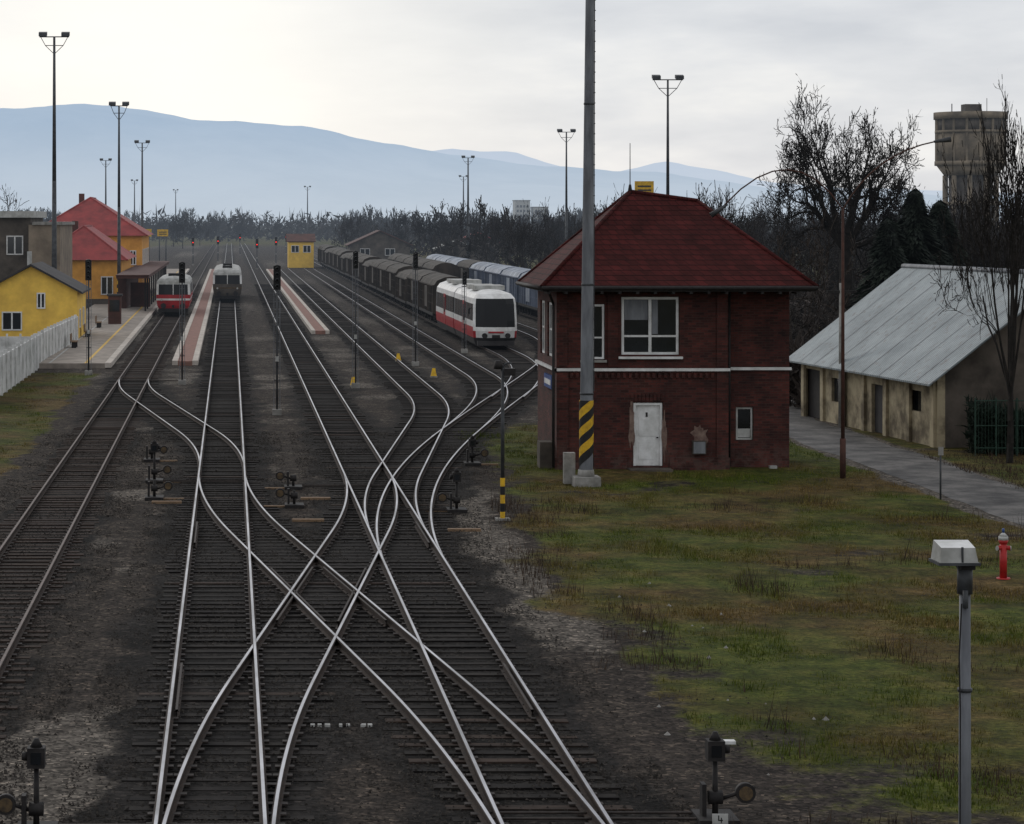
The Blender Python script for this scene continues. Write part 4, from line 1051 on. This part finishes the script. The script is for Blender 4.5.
def wagonmesh(body,top,seed):
    mb=MB(); L=14.0; rs=random.Random(seed)
    pr=[(-1.42,1.15),(-1.42,3.35),(-1.15,3.75),(-.55,4.0),(0,4.06),(.55,4.0),(1.15,3.75),(1.42,3.35),(1.42,1.15)]
    for k in range(len(pr)-1):
        (a,za),(b,zb)=pr[k],pr[k+1]
        mb.quad([(a,0,za),(b,0,zb),(b,L,zb),(a,L,za)],body if k in (0,7) else top)
    for yy in (0,L): mb.quad([(a,yy,z) for a,z in pr],body)
    for k in range(11):
        y=.1+k*1.36
        for q in (-1,1): mb.box(min(q*1.42,q*1.5)+.0,max(q*1.42,q*1.5),y,y+.12,1.15,3.4,body)
        for (a,za),(b,zb) in zip(pr[1:-2],pr[2:-1]):
            mb.quad([(a,y,za+.05),(b,y,zb+.05),(b,y+.1,zb+.05),(a,y+.1,za+.05)],body)
    for q in (-1,1):
        mb.box(min(q*1.43,q*1.52),max(q*1.43,q*1.52),0,L,1.0,1.2,M_under); mb.box(min(q*1.43,q*1.53),max(q*1.43,q*1.53),0,L,3.3,3.4,body)
        for z in (1.9,2.6): mb.box(min(q*1.421,q*1.45),max(q*1.421,q*1.45),.3,L-.3,z,z+.07,body)
        mb.box(q*1.46-.04,q*1.46+.04,5.8,8.2,1.5,3.2,top)
    mb.box(-1.2,1.2,.2,L-.2,.8,1.14,M_under)
    wheels(mb,0,(1.6,3.4,L-3.4,L-1.6))
    for q in (-.88,.88):
        mb.cyl((q,0,1.05),(q,-.5,1.05),.1,.1,8,M_under); mb.cyl((q,-.5,1.05),(q,-.55,1.05),.25,.25,12,M_under)
        mb.cyl((q,L,1.05),(q,L+.5,1.05),.1,.1,8,M_under)
    return mb
W1=wagonmesh(M_wagon,M_wagontop,1); W2=wagonmesh(M_wagonblue,M_wagonlight,2)
o1=W1.obj('freight_wagon',loc=(17.4,196,0))
for k in range(1,17):
    o=bpy.data.objects.new('freight_wagon',o1.data); COL.objects.link(o); o.location=(17.4,196+k*15.2,0)
    if k%4==2: o.scale=(1,1,.93)
o2=W2.obj('freight_wagon',loc=(27,192,0))
for k in range(1,9):
    o=bpy.data.objects.new('freight_wagon',o2.data if k%5 else o1.data); COL.objects.link(o); o.location=(27,192+k*15.2,0)
for k in range(5):
    o=bpy.data.objects.new('freight_wagon',o1.data); COL.objects.link(o); o.location=(22.5,260+k*15.2,0)

# ---------------------------------------------------------------- world / light / camera
w=bpy.data.worlds.new('World'); scene.world=w; w.use_nodes=True; nt=w.node_tree; nt.nodes.clear()
sky=nt.nodes.new('ShaderNodeTexSky'); sky.sky_type='NISHITA'; sky.sun_disc=False
el,az=math.radians(24),math.radians(-25)
sky.sun_elevation=el; sky.sun_rotation=az
tc=nt.nodes.new('ShaderNodeTexCoord')
mp=nt.nodes.new('ShaderNodeMapping'); mp.inputs['Scale'].default_value=(2.6,1,10); nt.links.new(tc.outputs['Generated'],mp.inputs[0])
n=noise(nt,mp.outputs[0],3.4,5,0.55)
cl=ramp(nt,n,[(0.3,(0.62,0.645,0.70)),(0.52,(0.76,0.775,0.81)),(0.70,(0.92,0.915,0.91))])
dp=nt.nodes.new('ShaderNodeVectorMath'); dp.operation='DISTANCE'; nt.links.new(tc.outputs['Generated'],dp.inputs[0]); dp.inputs[1].default_value=(-0.02,0.995,0.06)
gl=mathn(nt,'SUBTRACT',1.0,mathn(nt,'DIVIDE',dp.outputs['Value'],0.17),True)
cl=mixc(nt,mathn(nt,'MULTIPLY',gl,0.9),cl,(1.08,1.05,0.99))
cs=nt.nodes.new('ShaderNodeVectorMath'); cs.operation='SCALE'; cs.inputs['Scale'].default_value=10.0; nt.links.new(cl,cs.inputs[0])
mixs=mixc(nt,0.92,sky.outputs[0],cs.outputs[0])
bg=nt.nodes.new('ShaderNodeBackground'); bg.inputs['Strength'].default_value=0.1; nt.links.new(mixs,bg.inputs[0])
o=nt.nodes.new('ShaderNodeOutputWorld'); nt.links.new(bg.outputs[0],o.inputs[0])
sl=bpy.data.lights.new('sun','SUN'); sl.energy=0.5; sl.angle=math.radians(15); sl.color=(1,.96,.9)
so=bpy.data.objects.new('sun',sl); COL.objects.link(so)
sd=Vector((math.sin(az)*math.cos(el),math.cos(az)*math.cos(el),math.sin(el))); so.rotation_euler=(sd).to_track_quat('Z','Y').to_euler()
cam=bpy.data.cameras.new('camera'); co=bpy.data.objects.new('camera',cam); COL.objects.link(co); scene.camera=co
co.location=(0,0,8.5); co.rotation_euler=(math.radians(90),0,0)
cam.sensor_width=36; cam.lens=36*2500/1024; cam.shift_x=(512-230)/1024; cam.shift_y=-(412-220)/1024
cam.clip_start=.5; cam.clip_end=30000
scene.view_settings.view_transform='Standard'; scene.view_settings.look='None'; scene.view_settings.exposure=0
